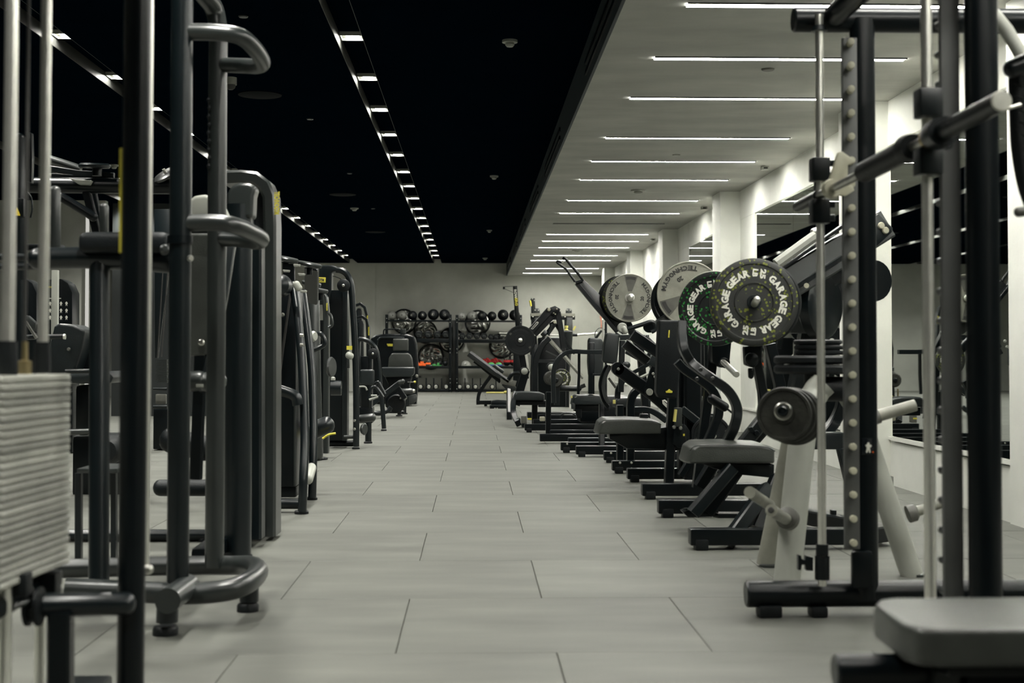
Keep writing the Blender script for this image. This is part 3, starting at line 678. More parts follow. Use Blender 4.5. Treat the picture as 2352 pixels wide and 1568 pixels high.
t.lathe('counter_disc', [(0, .08), (.015, .09), (.03, .08)], (757, 843, 12.3), (1, -.35, 0), M_grey, 24)
t.tube('roller_knob', [(760, 891, 12.2), (784, 891, 12.2)], 34, M_coal, sm=False, n=20)
t.lathe('knob_cap', [(0, .02), (.02, .02), (.03, .01)], (765, 873, 12.2), (0, 0, 1), M_light, 14)
t.tube('side_loop', [(753, 718, 12.4), (760, 725, 12.4), (763, 745, 12.4), (755, 752, 12.4)], 7, M_grey)

# --- arched tall machine with black discs, and a lower one behind it
def arch_machine(t, arch, w, Y, panel, disc_, foot_px, shell=None):
    t.tube('arched_tube', [(x, y, Y) for x, y in arch], w, M_coal)
    t.foot(foot_px, Y, w * .62 * Y / FOC, .02)
    x0, y0, x1, y1 = panel
    t.pbox('weight_shroud', x0, y0, x1, y1, Y + .12, .28, M_black, .012)
    t.pbox('shroud_edge', x1 - (x1 - x0) * .22, y0 + 2, x1 + 1, y1, Y + .10, .02, M_coal, .003)
    x, y, r = disc_
    t.lathe('pulley_disc', [(0, r * Y / FOC * .9), (.01, r * Y / FOC), (.05, r * Y / FOC), (.06, r * Y / FOC * .8)], (x, y, Y), (0, -1, 0), M_rubber, 28)
    t.lathe('disc_bolt', [(.06, .014), (.072, .014), (.078, .007)], (x, y, Y), (0, -1, 0), M_steel, 12)
t = Thing('arched_pulldown_machine', 'black machine with tall arched tube, black disc and yellow lettering, in the left row', 'gym machine', G(790, 14.3))
arch_machine(t, [(772, 619), (784, 621), (797, 630), (806, 652), (810, 700), (815, 790), (818, 900), (818, 1025)], 14.5, 14.1, (753, 666, 796, 1012), (790, 656, 15), 818)
t.prism('shell_top', [(705, 680), (712, 622), (730, 610), (760, 608), (778, 613), (781, 621), (762, 624), (761, 668), (758, 700), (705, 700)], 14.2, .22, M_coal, .02, seg=3)
t.pbox('badge', 701, 636, 748, 648, 14.16, .003, M_yellow, .001, rot=2)
t.text('lettering', 'TECHNOGYM', P(724, 642, 14.15), .175, M_ink, right=(1, 0, -.05), h=.032)
t.tube('cable', [(764, 633, 14.1), (782, 640, 14.1), (788, 648, 14.1)], 2, M_ink)
t.tube('guide_rod', [(795, 678, 14.3), (800, 845, 14.3)], 7, M_grey, sm=False)
t.pbox('badge_low', 796, 794, 809, 803, 14.0, .003, M_yellow, 0)
t.tube('pad_arm', [(800, 815, 14.0), (806, 818, 14.0)], 16, M_light, sm=False, round_end=True)
t.tube('base_tube', [(752, 1018, 14.3), (815, 1018, 14.3)], 14, M_black, sm=False)
t.tube('base_stub', [(790, 1003, 14.2), (812, 1003, 14.2)], 9, M_grey, sm=False)
t.tube('rear_leg', [(846, 965, 15.0), (846, 1014, 15.0)], 15, M_coal, sm=False); t.foot(846, 15.0, .045, .02)
t.tube('leg_roller', [(828, 962, 14.6), (856, 958, 14.6)], 19, M_grey, sm=False, round_end=True)
t.lathe('guide_wheel', [(0, .05), (.02, .06), (.03, .05)], (833, 985, 14.2), (1, -.5, 0), M_grey, 20)
t.lathe('bolt', [(0, .015), (.02, .01)], (814, 966, 14.0), (0, -1, 0), M_steel, 10)
t.lathe('bolt', [(0, .015), (.02, .01)], (814, 985, 14.0), (0, -1, 0), M_steel, 10)

t = Thing('low_arched_machine', 'lower black arched tube machine with small disc and padded seat, behind the tall arched one', 'gym machine', G(850, 17.6))
arch_machine(t, [(824, 778), (838, 780), (853, 788), (864, 803), (869, 830), (873, 880), (878, 930), (882, 984)], 10.5, 17.4, (829, 818, 853, 940), (857, 812, 12.5), 882)
t.prism('shell', [(816, 776), (828, 776), (826, 860), (822, 960), (812, 960)], 17.5, .1, M_coal, .01)
t.pbox('back_pad', 826, 848, 859, 884, 17.0, .1, M_pad, .03, seg=4)
t.tube('seat_frame', [(822, 888, 17), (838, 888, 17), (843, 896, 17)], 4, M_light)
t.tube('looped_handle', [(846, 915, 16.8), (852, 893, 16.8), (862, 888, 16.8), (872, 900, 16.8), (880, 912, 16.8)], 7, M_coal)
t.tube('looped_handle', [(858, 885, 17.1), (868, 877, 17.1), (875, 888, 17.1), (884, 905, 17.1)], 7, M_coal)
t.tube('chrome_lever', [(848, 918, 16.7), (868, 911, 16.7)], 5, M_light, sm=False)
t.tube('chrome_lever', [(852, 908, 16.7), (866, 908, 16.7)], 4, M_light, sm=False)
t.pbox('base', 812, 935, 856, 972, 17.5, .3, M_black, .02)

for pts, Y, w, lab in (([(816, 702), (828, 698), (838, 706), (843, 725), (845, 775)], 23.5, 6, 'farther of two small arched black towers before the back wall, at left'),
                     ([(820, 730), (832, 727), (842, 734), (846, 752), (847, 800)], 21.5, 6, 'nearer of two small arched black towers before the back wall, at left')):
    t = Thing('small_arched_tower', lab, 'gym machine', G(833, Y))
    t.beam('arched_shell', [(x, y, Y) for x, y in pts] + [(pts[-1][0], 812 + 3071 / Y, Y)], w, .15, M_coal, sm=False)
    x, y = pts[0]
    t.prism('rounded_column', [(x + 1, y + 12), (x + 5, y + 5), (x + 13, y + 6), (x + 15, y + 14), (x + 14, 812 + 3071 / Y), (x, 812 + 3071 / Y)], Y - .05, .12, M_coal, .02)
    t.text('lettering', 'TECHNOGYM', P(pts[-2][0] + 1, pts[-2][1] + 8, Y - .08), .13, M_yellow, right=(0, 0, -1), up=(1, 0, 0), h=.022)

# --- leg curl machine
t = Thing('leg_lever_machine', 'black leg machine with long raised lever and round cam wheel, left of the aisle', 'gym machine', G(905, 21.2))
t.beam('lever', [(845, 934, 20.8), (918, 879, 20.8), (926, 877, 20.8)], 12, .08, M_coal)
t.tube('lever_grip', [(917, 878, 20.75), (926, 875, 20.75)], 10, M_grey, sm=False, round_end=True)
t.lathe('cam_wheel', [(0, .12), (.02, .135), (.1, .135), (.12, .12)], (911, 926, 21.2), (0, -1, 0), M_rubber, 32)
t.lathe('bolt', [(.12, .016), (.14, .01)], (921, 914, 21.2), (0, -1, 0), M_steel, 10)
t.tube('lower_tube', [(842, 944, 20.7), (870, 949, 20.7), (890, 943, 20.7), (898, 935, 20.7)], 11, M_coal)
t.tube('link', [(828, 948, 20.6), (835, 932, 20.6), (842, 934, 20.6)], 12, M_coal)
t.beam('shroud', [(880, 905, 21), (915, 893, 21), (930, 915, 21)], 12, .1, M_black)
t.prism('cam_housing', [(884, 915), (908, 890), (922, 900), (932, 915), (926, 935), (905, 945), (886, 935)], 21.3, .12, M_black, .01)
t.tube('chrome_pad', [(925, 908, 21), (931, 914, 21)], 9, M_light, sm=False, round_end=True)
t.tube('leg', [(917, 935, 21.5), (917, 952, 21.5)], 9, M_coal, sm=False); t.foot(917, 21.5, .05)
t.tube('leg', [(929, 930, 22.2), (929, 948, 22.2)], 9, M_coal, sm=False); t.foot(929, 22.2, .05)
t.tube('floor_bar', [(884, 946, 21.8), (928, 946, 21.8)], 6, M_black, sm=False)

# --- chest machine facing the aisle end
t = Thing('padded_seat_machine', 'wide black machine with grey headrest, backrest and seat facing the camera, near the back racks', 'gym machine', G(907, 26.5))
Y = 26.6
t.prism('outer_shell', [(852, 925), (848, 800), (852, 776), (862, 769), (885, 766), (935, 767), (952, 773), (957, 790), (961, 850), (957, 925)], Y, .35, M_black, .04, seg=4)
t.tube('inner_rim', [(866, 850, Y - .02), (866, 790, Y - .02), (870, 779, Y - .02), (880, 775, Y - .02), (928, 776, Y - .02)], 5, M_coal)
t.tube('top_handle', [(881, 768, Y), (882, 758, Y), (888, 756, Y), (915, 756, Y), (920, 759, Y), (921, 768, Y)], 3.4, M_black)
t.pbox('top_box', 922, 755, 932, 767, Y, .1, M_grey, .01)
t.prism('badge', [(888, 789), (902, 789), (902, 795), (891, 795)], Y - .012, .008, M_yellow, .001)
t.pbox('headrest', 902.5, 777.5, 938, 806, 26.2, .12, M_padg, .03, seg=3)
t.prism('backrest', [(891, 845), (893, 822), (899, 812), (905, 810), (935, 810), (942, 813), (947, 824), (949, 845)], 26.2, .13, M_padg, .03, seg=3)
t.prism('seat', [(876, 843), (951, 843), (951, 858), (944, 866), (884, 866), (877, 858)], 25.6, .4, M_pad, .025, seg=3)
t.prism('seat_mechanism', [(884, 866), (946, 866), (940, 885), (944, 900), (886, 900), (892, 882)], 25.8, .35, M_black, .02)
t.tube('leg_roller', [(917, 899, 25.4), (945, 898, 25.4)], 14, M_grey, sm=False, round_end=True)
t.lathe('roller_cap', [(0, .04), (.05, .03)], (947, 898, 25.4), (1, -.3, 0), M_steel, 14)
t.prism('foot_box', [(930, 932), (932, 912), (940, 908), (955, 905), (958, 918), (948, 928)], 25.6, .3, M_grey, .02)
t.tube('leg', [(935, 912, 25.6), (935, 930, 25.6)], 7, M_coal, sm=False)
t.tube('yellow_knob', [(951, 877, 25.6), (955, 877, 25.6)], 5, M_yellow, sm=False, label='yellow adjustment knob')
t.tube('knob_stem', [(936, 877, 25.7), (951, 877, 25.7)], 2.5, M_steel, sm=False)
t.lathe('side_bolt', [(0, .03), (.03, .02)], (957, 863, 26.3), (0, -1, 0), M_steel, 14)
t.pbox('base', 856, 900, 957, 812 + 3071 / Y, Y + .05, .3, M_black, .02)
# ================================================================ BACK RACKS
YR = 34.9
def rack(label, xl, xr, ytop, sh):
    t = Thing('storage_rack', label, 'rack', G((xl + xr) / 2, YR + .2))
    for x in (xl, xr):
        t.pbox('upright', x - 3.2, ytop, x + 3.2, 812 + 3071 / YR, YR, .06, M_black, .004)
        t.pbox('upright', x - 3.2, ytop, x + 3.2, 812 + 3071 / YR, YR + .5, .06, M_black, .004)
        for y in (731, 740, 801, 810, 870, 879, 893): t.lathe('bolt', [(0, .012), (.008, .008)], (x, y, YR - .001), (0, -1, 0), M_light, 8)
    for y0, y1 in sh:
        a = P(xl + 3, y0, YR); b = P(xr - 3, y1, YR)
        t.box('shelf', (a.x, YR + .01, b.z), (b.x, YR + .55, a.z), M_black, .004)
    return t
sh1 = [(734.5, 738), (777, 786), (840, 846), (894, 898)]
rk1 = rack('black storage rack at the back wall, left one, topped with balls', 888, 1034, 722, sh1)
sh2 = [(735.5, 739), (779, 787), (840, 846), (894, 898)]
rk2 = rack('black storage rack at the back wall, right one, topped with balls', 1049.5, 1196, 723, sh2)
t = Thing('square_wall_post', 'dark grey square post standing between the two back racks', 'post', G(1042, 35.5))
t.pbox('post', 1038, 735, 1047, 898, 35.45, .1, M_grey, .005)
def ball(px, py, rpx, silver, label):
    Y = YR + .28; r = rpx * Y / FOC
    c = P(px, py, Y); top = P(px, 734.5 if px < 1040 else 735.5, Y).z * 0 + P(px, 734.5 if px < 1040 else 735.5, YR).z
    c.z = top + r
    t = Thing('exercise_ball' if silver else 'medicine_ball', label, 'ball', V(c.x, Y, c.z - r), 'balls on top of the back racks')
    prof = [(-r * math.cos(a), r * math.sin(a)) for a in [math.pi * k / 14 for k in range(15)]]
    t.lathe('ball', prof, c, (0, 0, 1), M_ball if silver else M_rubber, 24, angle=80)
    d = V(random.uniform(-.2, .3), -1, random.uniform(-.1, .2)).normalized()
    if silver: t.lathe('valve_plug', [(r * .99, .016), (r * 1.01, .012)], c, d, M_ink, 10)
    else:
        t.lathe('label_ring', [(r * .93, r * .32), (r * .96, r * .30), (r * .962, r * .2)], c, d, M_plated, 18)
        t.text('weight_number', random.choice(['6', '8', '10', '12']), c + d * (r * .975), r * .22, M_white, right=d.cross(V(0, 0, 1)) * -1 if False else V(1, 0, 0))
L1 = [(900, 725, 10.3, 1, 'silver exercise ball at the left end of the left back rack'), (923, 726, 11, 1, 'silver exercise ball second from the left on the left back rack'),
      (947.5, 725, 10.8, 0, 'black medicine ball between a silver ball and a black ball on the left back rack'), (970, 726, 10.5, 0, 'smaller black medicine ball, fourth on the left back rack'),
      (995.5, 722, 12.8, 0, 'large black medicine ball, next to last on the left back rack'), (1021, 722, 12.6, 0, 'large black medicine ball at the right end of the left back rack'),
      (1061, 727, 10, 1, 'silver exercise ball at the left end of the right back rack'), (1084, 727, 11, 1, 'silver exercise ball second from the left on the right back rack'),
      (1107, 727, 11, 0, 'black medicine ball beside the silver ball on the right back rack'), (1130, 727, 10.5, 0, 'smaller black medicine ball, fourth on the right back rack'),
      (1155.5, 724, 12.8, 0, 'large black medicine ball, fifth on the right back rack'), (1182, 727, 12.5, 0, 'large black medicine ball behind the upright rower rail')]
for a in L1: ball(*a)
# half balls hanging on the wall
def dome(px, py, rpx, label):
    Y = 35.665; r = rpx * Y / FOC
    t = Thing('balance_dome', label, 'balance trainer', P(px, py, Y), 'balance domes hung on the back wall')
    c = P(px, py, Y)
    a = [2 * math.pi * k / 36 for k in range(37)]
    t.tube('rim', [c + V(math.cos(x) * r * .94, -.03, math.sin(x) * r * .94) for x in a], r=r * .065, m=M_rubber, sm=False, n=10)
    o = t.lathe('membrane', [(.02, r * .93), (.045, r * .86), (.05, r * .76), (.045, r * .66), (.05, r * .56), (.06, r * .46), (.065, r * .36), (.065, r * .26), (.07, r * .16), (.07, r * .06)], c, (0, -1, 0), M_bosu, 36, angle=89)
    s1, s2, s3 = random.uniform(0, 6), random.uniform(0, 6), random.uniform(9, 14)
    for v in o.data.vertices:
        q = math.hypot(v.co.x, v.co.z) / r; a_ = math.atan2(v.co.z, v.co.x)
        v.co.y += (0.022 * math.sin(3 * a_ + s1 + 4 * q) * math.sin(s3 * q + s2) + .012 * math.sin(7 * a_ - s2 + 9 * q)) * min(1, 4 * q) * (1 if q < .9 else 0)
    t.lathe('plug', [(.07, .02), (.085, .016)], c, (0, -1, 0), M_ink, 10)
dome(928, 738, 29, 'crumpled silver balance dome behind the silver balls of the left rack')
dome(977, 762, 27, 'crumpled silver balance dome behind the first dumbbells of the left rack')
dome(1037, 781, 29.5, 'crumpled silver balance dome behind the post between the racks')
dome(990, 819, 30, 'crumpled silver balance dome low on the left, above the orange blocks')
dome(1097, 741, 29.5, 'crumpled silver balance dome behind the balls of the right rack')
dome(1152, 794, 29, 'crumpled silver balance dome low on the right, behind the big black plate')
# hex dumbbells
def hexbell(px, py, s, label, Y=YR + .05):
    r = s * Y / FOC; c = P(px, py, Y)
    t = Thing('hex_dumbbell', label, 'dumbbell', V(c.x, Y, c.z - r), 'hex dumbbells on the back racks')
    for dy in (0, .19): t.lathe('head', [(0, r * .8), (.015, r), (.075, r), (.09, r * .8)], V(c.x, Y + dy + .09, c.z), (0.12, -1, 0), M_rubber, 6)
    t.lathe('handle', [(.0, .015), (.12, .015)], V(c.x, Y + .2, c.z), (0, -1, 0), M_coal, 10)
    t.prism('grip_face', [(px - s * .3, py - s * .35), (px + s * .5, py - s * .2), (px + s * .75, py + s * .6), (px + s * .45, py + s * .6), (px + s * .25, py + s * .1), (px - s * .3, py + s * .1)], Y - .006, .004, M_grey, 0)
for k, (x, y, s) in enumerate([(961, 768, 9), (982, 768, 9), (1004, 768, 9), (1023, 768, 9), (1061, 771, 8), (1077.5, 771, 8), (1095, 771, 8), (1111.5, 771, 8), (1127, 773, 6.5), (1139, 773, 6.5), (1151, 773, 6.5)]):
    hexbell(x, y, s, 'black hex dumbbell, %s from the left on the middle shelf of the %s back rack' % (['first', 'second', 'third', 'fourth', 'fifth', 'sixth', 'seventh'][k if k < 4 else k - 4], 'left' if k < 4 else 'right'))
# round chrome dumbbells and dividers on the bottom shelf
zsh = P(1000, 894, YR).z
for k, x in enumerate([966, 985, 1001.5, 1025, 1056, 1075, 1092, 1108, 1131]):
    c = G(x, YR + .05); r = .062; c.z = zsh + r
    t = Thing('round_dumbbell', 'round chrome-faced dumbbell, %s from the left on the bottom shelf of the %s back rack' % (['first', 'second', 'third', 'fourth', 'fifth'][k if k < 4 else k - 4], 'left' if k < 4 else 'right'), 'dumbbell', V(c.x, c.y, zsh), 'round dumbbells on the bottom shelves')
    t.lathe('head', [(0, r), (.1, r), (.11, r * .85)], V(c.x, YR + .13, c.z), (0, -1, 0), M_rubber, 18)
    t.lathe('chrome_cap', [(.11, r * .72), (.118, r * .6)], V(c.x, YR + .13, c.z), (0, -1, 0), M_chrome, 14)
    for a in range(5): t.lathe('bolt', [(.118, .008), (.124, .006)], V(c.x + r * .4 * math.cos(a * 1.257), YR + .13, c.z + r * .4 * math.sin(a * 1.257)), (0, -1, 0), M_ink, 6)
    t.lathe('handle', [(0, .016), (.12, .016)], V(c.x, YR + .13, c.z), (0, 1, 0), M_steel, 10)
    t.lathe('head', [(0, r), (.1, r)], V(c.x, YR + .36, c.z), (0, -1, 0), M_rubber, 18)
for x in (978.5, 996, 1014, 1068, 1085.5, 1103.5, 1139.5):
    (rk1 if x < 1040 else rk2).pbox('divider', x - 1.2, 868, x + 1.2, 894, YR + .02, .3, M_black, .003)
# third shelf contents
zs = P(1000, 840, YR).z
def cutbox(kind, label, cat, bits, m, grp=None):
    x0 = bits[0][0]; t = Thing(kind, label, cat, V(G(x0, YR).x, YR + .05, zs), grp)
    for nm, x0, y0, x1, y1, mm, Yo in bits_iter(bits, m): t.pbox(nm, x0, y0, x1, y1, YR + Yo, .12, mm, .006)
def bits_iter(bits, m):
    for i, b in enumerate(bits): yield (b[4] if len(b) > 4 else 'block', b[0], b[1], b[2], b[3], m, .04 + .0 * i)
cutbox('foam_block_set', 'bright orange interlocking plastic blocks on the third shelf of the left back rack', 'blocks', [(959, 834, 978, 840), (965, 830, 973, 834), (978.3, 832.5, 989, 837), (960, 831, 962, 834)], M_orange)
cutbox('green_clip_set', 'small green plastic clips on the third shelf of the left back rack', 'clips', [(993, 836, 1001, 840), (1004, 833, 1009, 838), (1002, 838.2, 1014, 840)], M_green)
def kettle(px, rpx, label, colour=None, loop=1.0):
    Y = YR + .14; r = rpx * Y / FOC; c = G(px, Y); c.z = zs + r * .9
    t = Thing('kettlebell', label, 'kettlebell', V(c.x, Y, zs), 'kettlebells on the third shelf')
    prof = [(-r * .88, r * .5)] + [(-r * math.cos(a), r * math.sin(a)) for a in [math.pi * k / 10 for k in range(2, 10)]] + [(r * .98, r * .15)]
    t.lathe('bell', prof, c, (0, 0, 1), M_rubber, 20, angle=70)
    h = r * 1.15 * loop
    t.tube('handle', [c + V(-r * .62, 0, r * .6), c + V(-r * .8, 0, r + h * .5), c + V(-r * .5, 0, r + h), c + V(r * .5, 0, r + h), c + V(r * .8, 0, r + h * .5), c + V(r * .62, 0, r * .6)], r=r * .16, m=M_rubber, n=10)
    if colour: t.lathe('colour_band', [(-.012, r * .97), (.02, r * 1.015), (.05, r * .93)], c + V(0, 0, r * .15), (0, 0, 1), colour, 20)
kettle(1010, 6, 'black kettlebell with large looped handle, left of two on the left back rack')
kettle(1023, 6, 'black kettlebell with large looped handle, right of two on the left back rack')
kettle(1164, 8, 'black kettlebell with red band, left of two on the right back rack', M_red)
kettle(1179, 8, 'black kettlebell with red band, right of two on the right back rack', M_red)
for k, x in enumerate((1128, 1146)):
    t = Thing('spiked_hedgehog_dome', 'small green half dome on a blue base, %s of two on the right back rack' % ('left', 'right')[k], 'balance pod', V(G(x, YR + .1).x, YR + .1, zs))
    g = G(x, YR + .12); g.z = zs
    t.lathe('base', [(0, .09), (.03, .095), (.035, .09)], g, (0, 0, 1), M_blue, 18)
    t.lathe('dome', [(.035, .085), (.06, .075), (.08, .045), (.088, .01)], g, (0, 0, 1), M_green, 18, angle=70)
t = Thing('silver_half_ball', 'silver half ball resting on the third shelf of the right back rack', 'ball', V(G(1070, YR + .2).x, YR + .2, zs))
g = G(1070, YR + .2); g.z = zs; r = 12 * 35 / FOC
t.lathe('dome', [(0, r)] + [(r * math.sin(a) * 1.0, r * math.cos(a)) for a in [math.pi / 2 * k / 8 for k in range(1, 8)]] + [(r * 1.01, .01)], g, (0, 0, 1), M_ball, 26, angle=70)
t.lathe('valve_plug', [(0, .01), (.01, .01)], g + V(0, -r, r * .3), (0, -1, 0), M_ink, 8)
t = Thing('red_cloth_bundle', 'crumpled dark red straps bundled on the third shelf of the right back rack', 'straps', V(G(1118, YR + .3).x, YR + .3, zs))
for k in range(7):
    x = 1106 + k * 6.5
    t.tube('strap', [(x - 5, 836 - (k % 2) * 4, YR + .3), (x, 828 - (k % 3) * 2, YR + .32), (x + 6, 832 + (k % 2) * 3, YR + .3), (x + 10, 838, YR + .3)], 6, M_red, n=8)
t = Thing('wall_socket', 'small white wall socket low on the back wall beside the left rack', 'socket', P(964, 865, YB))
t.pbox('plate', 958, 861, 970, 868, YB - .02, .008, M_light, .002)
t.pbox('socket_face', 961, 863, 967, 867, YB - .024, .004, M_coal, .001)

# ================================================================ RIGHT BACK: rowers, frames, levers
t = Thing('upright_stored_rower', 'black rowing machine rail stored upright with white and yellow lettering, before the right back rack', 'rowing machine', G(1187, 31))
t.prism('rail', [(1178, 657), (1188, 656), (1197, 790), (1187, 790)], 31, .08, M_black, .006)
t.prism('stand_foot', [(1180, 790), (1200, 790), (1204, 811 + 3071 / 31), (1178, 811 + 3071 / 31)], 31, .15, M_black, .02)
t.text('lettering_white', 'ROW', P(1184, 675, 30.99), .2, M_white, right=(.07, 0, -1), up=(1, 0, .07), h=.06)
t.text('lettering_yellow', 'ERG', P(1186, 693, 30.99), .17, M_yellow, right=(.07, 0, -1), up=(1, 0, .07), h=.06)
t.pbox('footrest_block', 1155, 658, 1160, 664, 31, .06, M_black, .006)
t.tube('stay', [(1159, 658, 31), (1181, 657, 31)], 1.2, M_ink, sm=False)
t.tube('stay', [(1159, 663, 31), (1180, 672, 31)], 1.0, M_ink, sm=False)
t = Thing('second_upright_rower', 'black stored rower rail with a yellow handle hooked at its top', 'rowing machine', G(1226, 30))
t.prism('rail', [(1219.5, 684), (1228.5, 684.5), (1234, 790), (1222, 790)], 30, .08, M_black, .006)
t.pbox('stand_foot', 1218, 790, 1238, 912, 30.02, .2, M_black, .01)
t.tube('yellow_handle', [(1217, 690, 29.95), (1218.5, 696, 29.95), (1219.5, 703, 29.95)], 4.5, M_yellow, label='yellow handle')
t.prism('handle_hook', [(1216, 694), (1220, 685), (1223, 687), (1219, 697)], 29.97, .03, M_black, .004)
for x, y in ((1223, 686), (1227, 690)): t.lathe('bolt', [(0, .012), (.006, .008)], (x, y, 29.99), (0, -1, 0), M_light, 8)

t = Thing('pull_up_crossbar_frame', 'pale grey topped crossbar frame with two round tabs, standing before the back wall', 'gym frame', G(1270, 29))
Y = 29.0
t.pbox('top_beam', 1219, 719, 1321.5, 726, Y, .18, M_plate, .006)
t.pbox('lower_beam', 1219, 726, 1321, 734, Y + .02, .14, M_black, .004)
for x in (1233, 1306.5):
    t.prism('round_tab', [(x - 7, 720), (x - 7, 713), (x - 5, 709), (x, 707.5), (x + 5, 709), (x + 7, 713), (x + 7, 720)], Y + .03, .05, M_grey, .006)
    for dx in (-4, 4): t.lathe('bolt', [(0, .012), (.006, .008)], (x + dx, 712, Y + .029), (0, -1, 0), M_white, 8)
for x in (1224, 1298, 1317): t.lathe('bolt', [(0, .014), (.006, .01)], (x, 727, Y), (0, -1, 0), M_white, 8)
t.beam('post', [(1224, 733, Y + .05), (1224, 912, Y + .05)], 8, .08, M_black)
t.beam('post', [(1299, 733, Y + .05), (1299, 915, Y + .05)], 5, .08, M_black)
t.prism('curved_blade', [(1302, 729), (1315, 729), (1315.5, 755), (1314, 790), (1304, 912), (1298, 912), (1303, 760)], Y - .04, .04, M_grey, .004)
t.prism('curved_blade', [(1227, 729), (1236, 729), (1236, 736), (1232, 745), (1227, 745)], Y - .04, .04, M_grey, .004)

t = Thing('barbell_on_frame', 'chrome barbell sleeve pointing right before the pale back wall', 'barbell', G(1345, 28.93))
t.tube('grip_sleeve', [(1314, 769, 28.93), (1326, 769, 28.93)], 7, M_black, sm=False)
t.tube('bar', [(1150, 770, 28.93), (1314, 769, 28.93)], 3, M_steel, sm=False)
t.tube('chrome_sleeve', [(1326, 769, 28.93), (1346, 767, 28.93)], 5.4, M_chrome, sm=False)
t.tube('chrome_sleeve', [(1346, 767.5, 28.93), (1372, 765, 28.93)], 4.6, M_chrome, sm=False)
t.tube('end_sleeve', [(1147, 764.5, 28.93), (1168, 765, 28.93)], 4, M_chrome, sm=False)

t = Thing('cable_crossover_posts', 'thin silver and black twin posts with coiled cable and pink strap, back right', 'gym machine', G(1388, 26))
Y = 26
t.beam('silver_post', [(1385, 735, Y), (1385, 928, Y)], 4, .05, M_steel)
t.beam('black_post', [(1391.5, 738, Y), (1391.5, 930, Y)], 5, .06, M_black)
t.tube('cable_coil', [(1367, 778, Y), (1367, 764, Y), (1375, 754, Y), (1385, 754, Y), (1394, 764, Y), (1396, 770, Y)], 1.6, M_black)
t.prism('handle_bundle', [(1366, 776), (1380, 757), (1384, 760), (1372, 777)], Y - .03, .05, M_black, .006)
t.prism('pink_strap', [(1377, 725), (1382, 727), (1383, 752), (1379, 757), (1380, 742)], Y, .01, mat('pink_strap', (.55, .24, .17), .7, noise=(10, 2, .1)), .002, label='pink strap')
t.pbox('base', 1380, 918, 1396, 812 + 3071 / Y, Y + .01, .3, M_black, .01)

# punch cylinder
t = Thing('padded_cylinder_post', 'black padded cylinder with yellow knob on top, centre right background', 'padded post', G(1300, 25))
t.lathe('pad', [(-.33, .07), (-.31, .10), (-.05, .115), (0, .115), (.02, .09), (.03, .04)], (1300.5, 762, 25), (0, 0, 1), M_padb, 26)
for k in range(16):
    a = k * math.pi / 8; c = P(1300.5, 762, 25)
    t.tube('pleat', [c + V(.105 * math.cos(a), .105 * math.sin(a), -.01), c + V(.05 * math.cos(a), .05 * math.sin(a), .027)], r=.005, m=M_rubber, sm=False, n=6)
t.lathe('yellow_knob', [(.03, .045), (.04, .03), (.07, .025), (.075, .034), (.11, .034)], (1300.5, 762, 25), (0, 0, 1), M_paley, 16, label='pale yellow knob')
t.beam('post', [(1300, 790, 25.05), (1300, 812 + 3071 / 25, 25.05)], 14, .1, M_black)
t.tube('yellow_peg', [(1317, 758, 25), (1322, 749, 25)], 4.5, M_paley, sm=False, label='yellow peg')

# long lever plate loaded machine
t = Thing('long_lever_press', 'black lever machine with folded double arms and cream pivot caps, loaded with a black plate', 'gym machine', G(1240, 21.5))
Y = 21.3
t.beam('upper_arm', [(1206, 775, Y), (1263, 712, Y)], 17, .07, M_black)
t.beam('second_arm', [(1228, 768, Y + .1), (1277, 718, Y + .1)], 13, .07, M_black)
t.beam('third_arm', [(1246, 782, Y + .15), (1275, 741, Y + .15)], 11, .07, M_black)
t.prism('knuckle', [(1255, 712), (1264, 706), (1275, 702), (1278, 704), (1287, 709), (1285, 716), (1274, 726), (1266, 721)], Y - .03, .12, M_black, .006)
t.beam('rear_strut', [(1281, 716, Y + .1), (1290, 768, Y + .1), (1295, 800, Y + .1)], 13, .07, M_black)
t.beam('inner_strut', [(1274, 742, Y + .2), (1310, 800, Y + .2), (1320, 812, Y + .2)], 6, .06, M_black)
for x, y, r in ((1260.5, 711, 4), (1274, 740, 3.6), (1278.5, 709.5, 1.8), (1271.5, 719, 1.6), (1275, 721.5, 1.6)): t.lathe('pivot_cap', [(0, r * Y / FOC), (.04, r * Y / FOC), (.05, r * Y / FOC * .7)], (x, y, Y - .05), (0, -1, 0), M_cream, 18)
t.tube('cap_bearing', [(1274, 740, Y), (1265, 745, Y)], 8, M_black, sm=False, round_end=True)
t.tube('grip', [(1267, 746, Y - .1), (1262, 760, Y - .1), (1255, 782, Y - .1)], 7, M_coal, round_end=True)
t.prism('label_plate', [(1219, 755), (1233, 738.5), (1237, 739.5), (1236, 743), (1224, 756)], Y - .045, .006, M_white, .001)
t.prism('label_face', [(1221, 754), (1233.5, 740), (1235.5, 742), (1223.5, 755)], Y - .049, .004, M_grey, 0)
t.beam('chrome_roller_arm', [(1254, 771, 20.6), (1340, 868, 20.6)], 9, .06, M_steel, ch=.45)
t.lathe('arm_cap', [(0, .05), (.05, .05)], (1252, 768, 20.6), (-.7, 0, .7), M_coal, 14)
t.beam('bowed_frame', [(1228, 1003, 20.2), (1228, 870, 20.2), (1229, 840, 20.2), (1234, 815, 20.2), (1246, 792, 20.2), (1262, 776, 20.2)], 13, .1, M_black, sm=True)
t.beam('cross_rail', [(1236, 829, 20.3), (1275, 830, 20.3)], 9, .06, M_coal)
t.beam('thin_stay', [(1254, 806, 20.6), (1283, 820, 20.6)], 3, .03, M_grey)
t.beam('plate_leg', [(1198, 815, 21.4), (1208, 870, 21.4)], 14, .08, M_black)
t.beam('lower_leg', [(1208, 850, 21.3), (1185, 930, 21.3)], 18, .1, M_black)
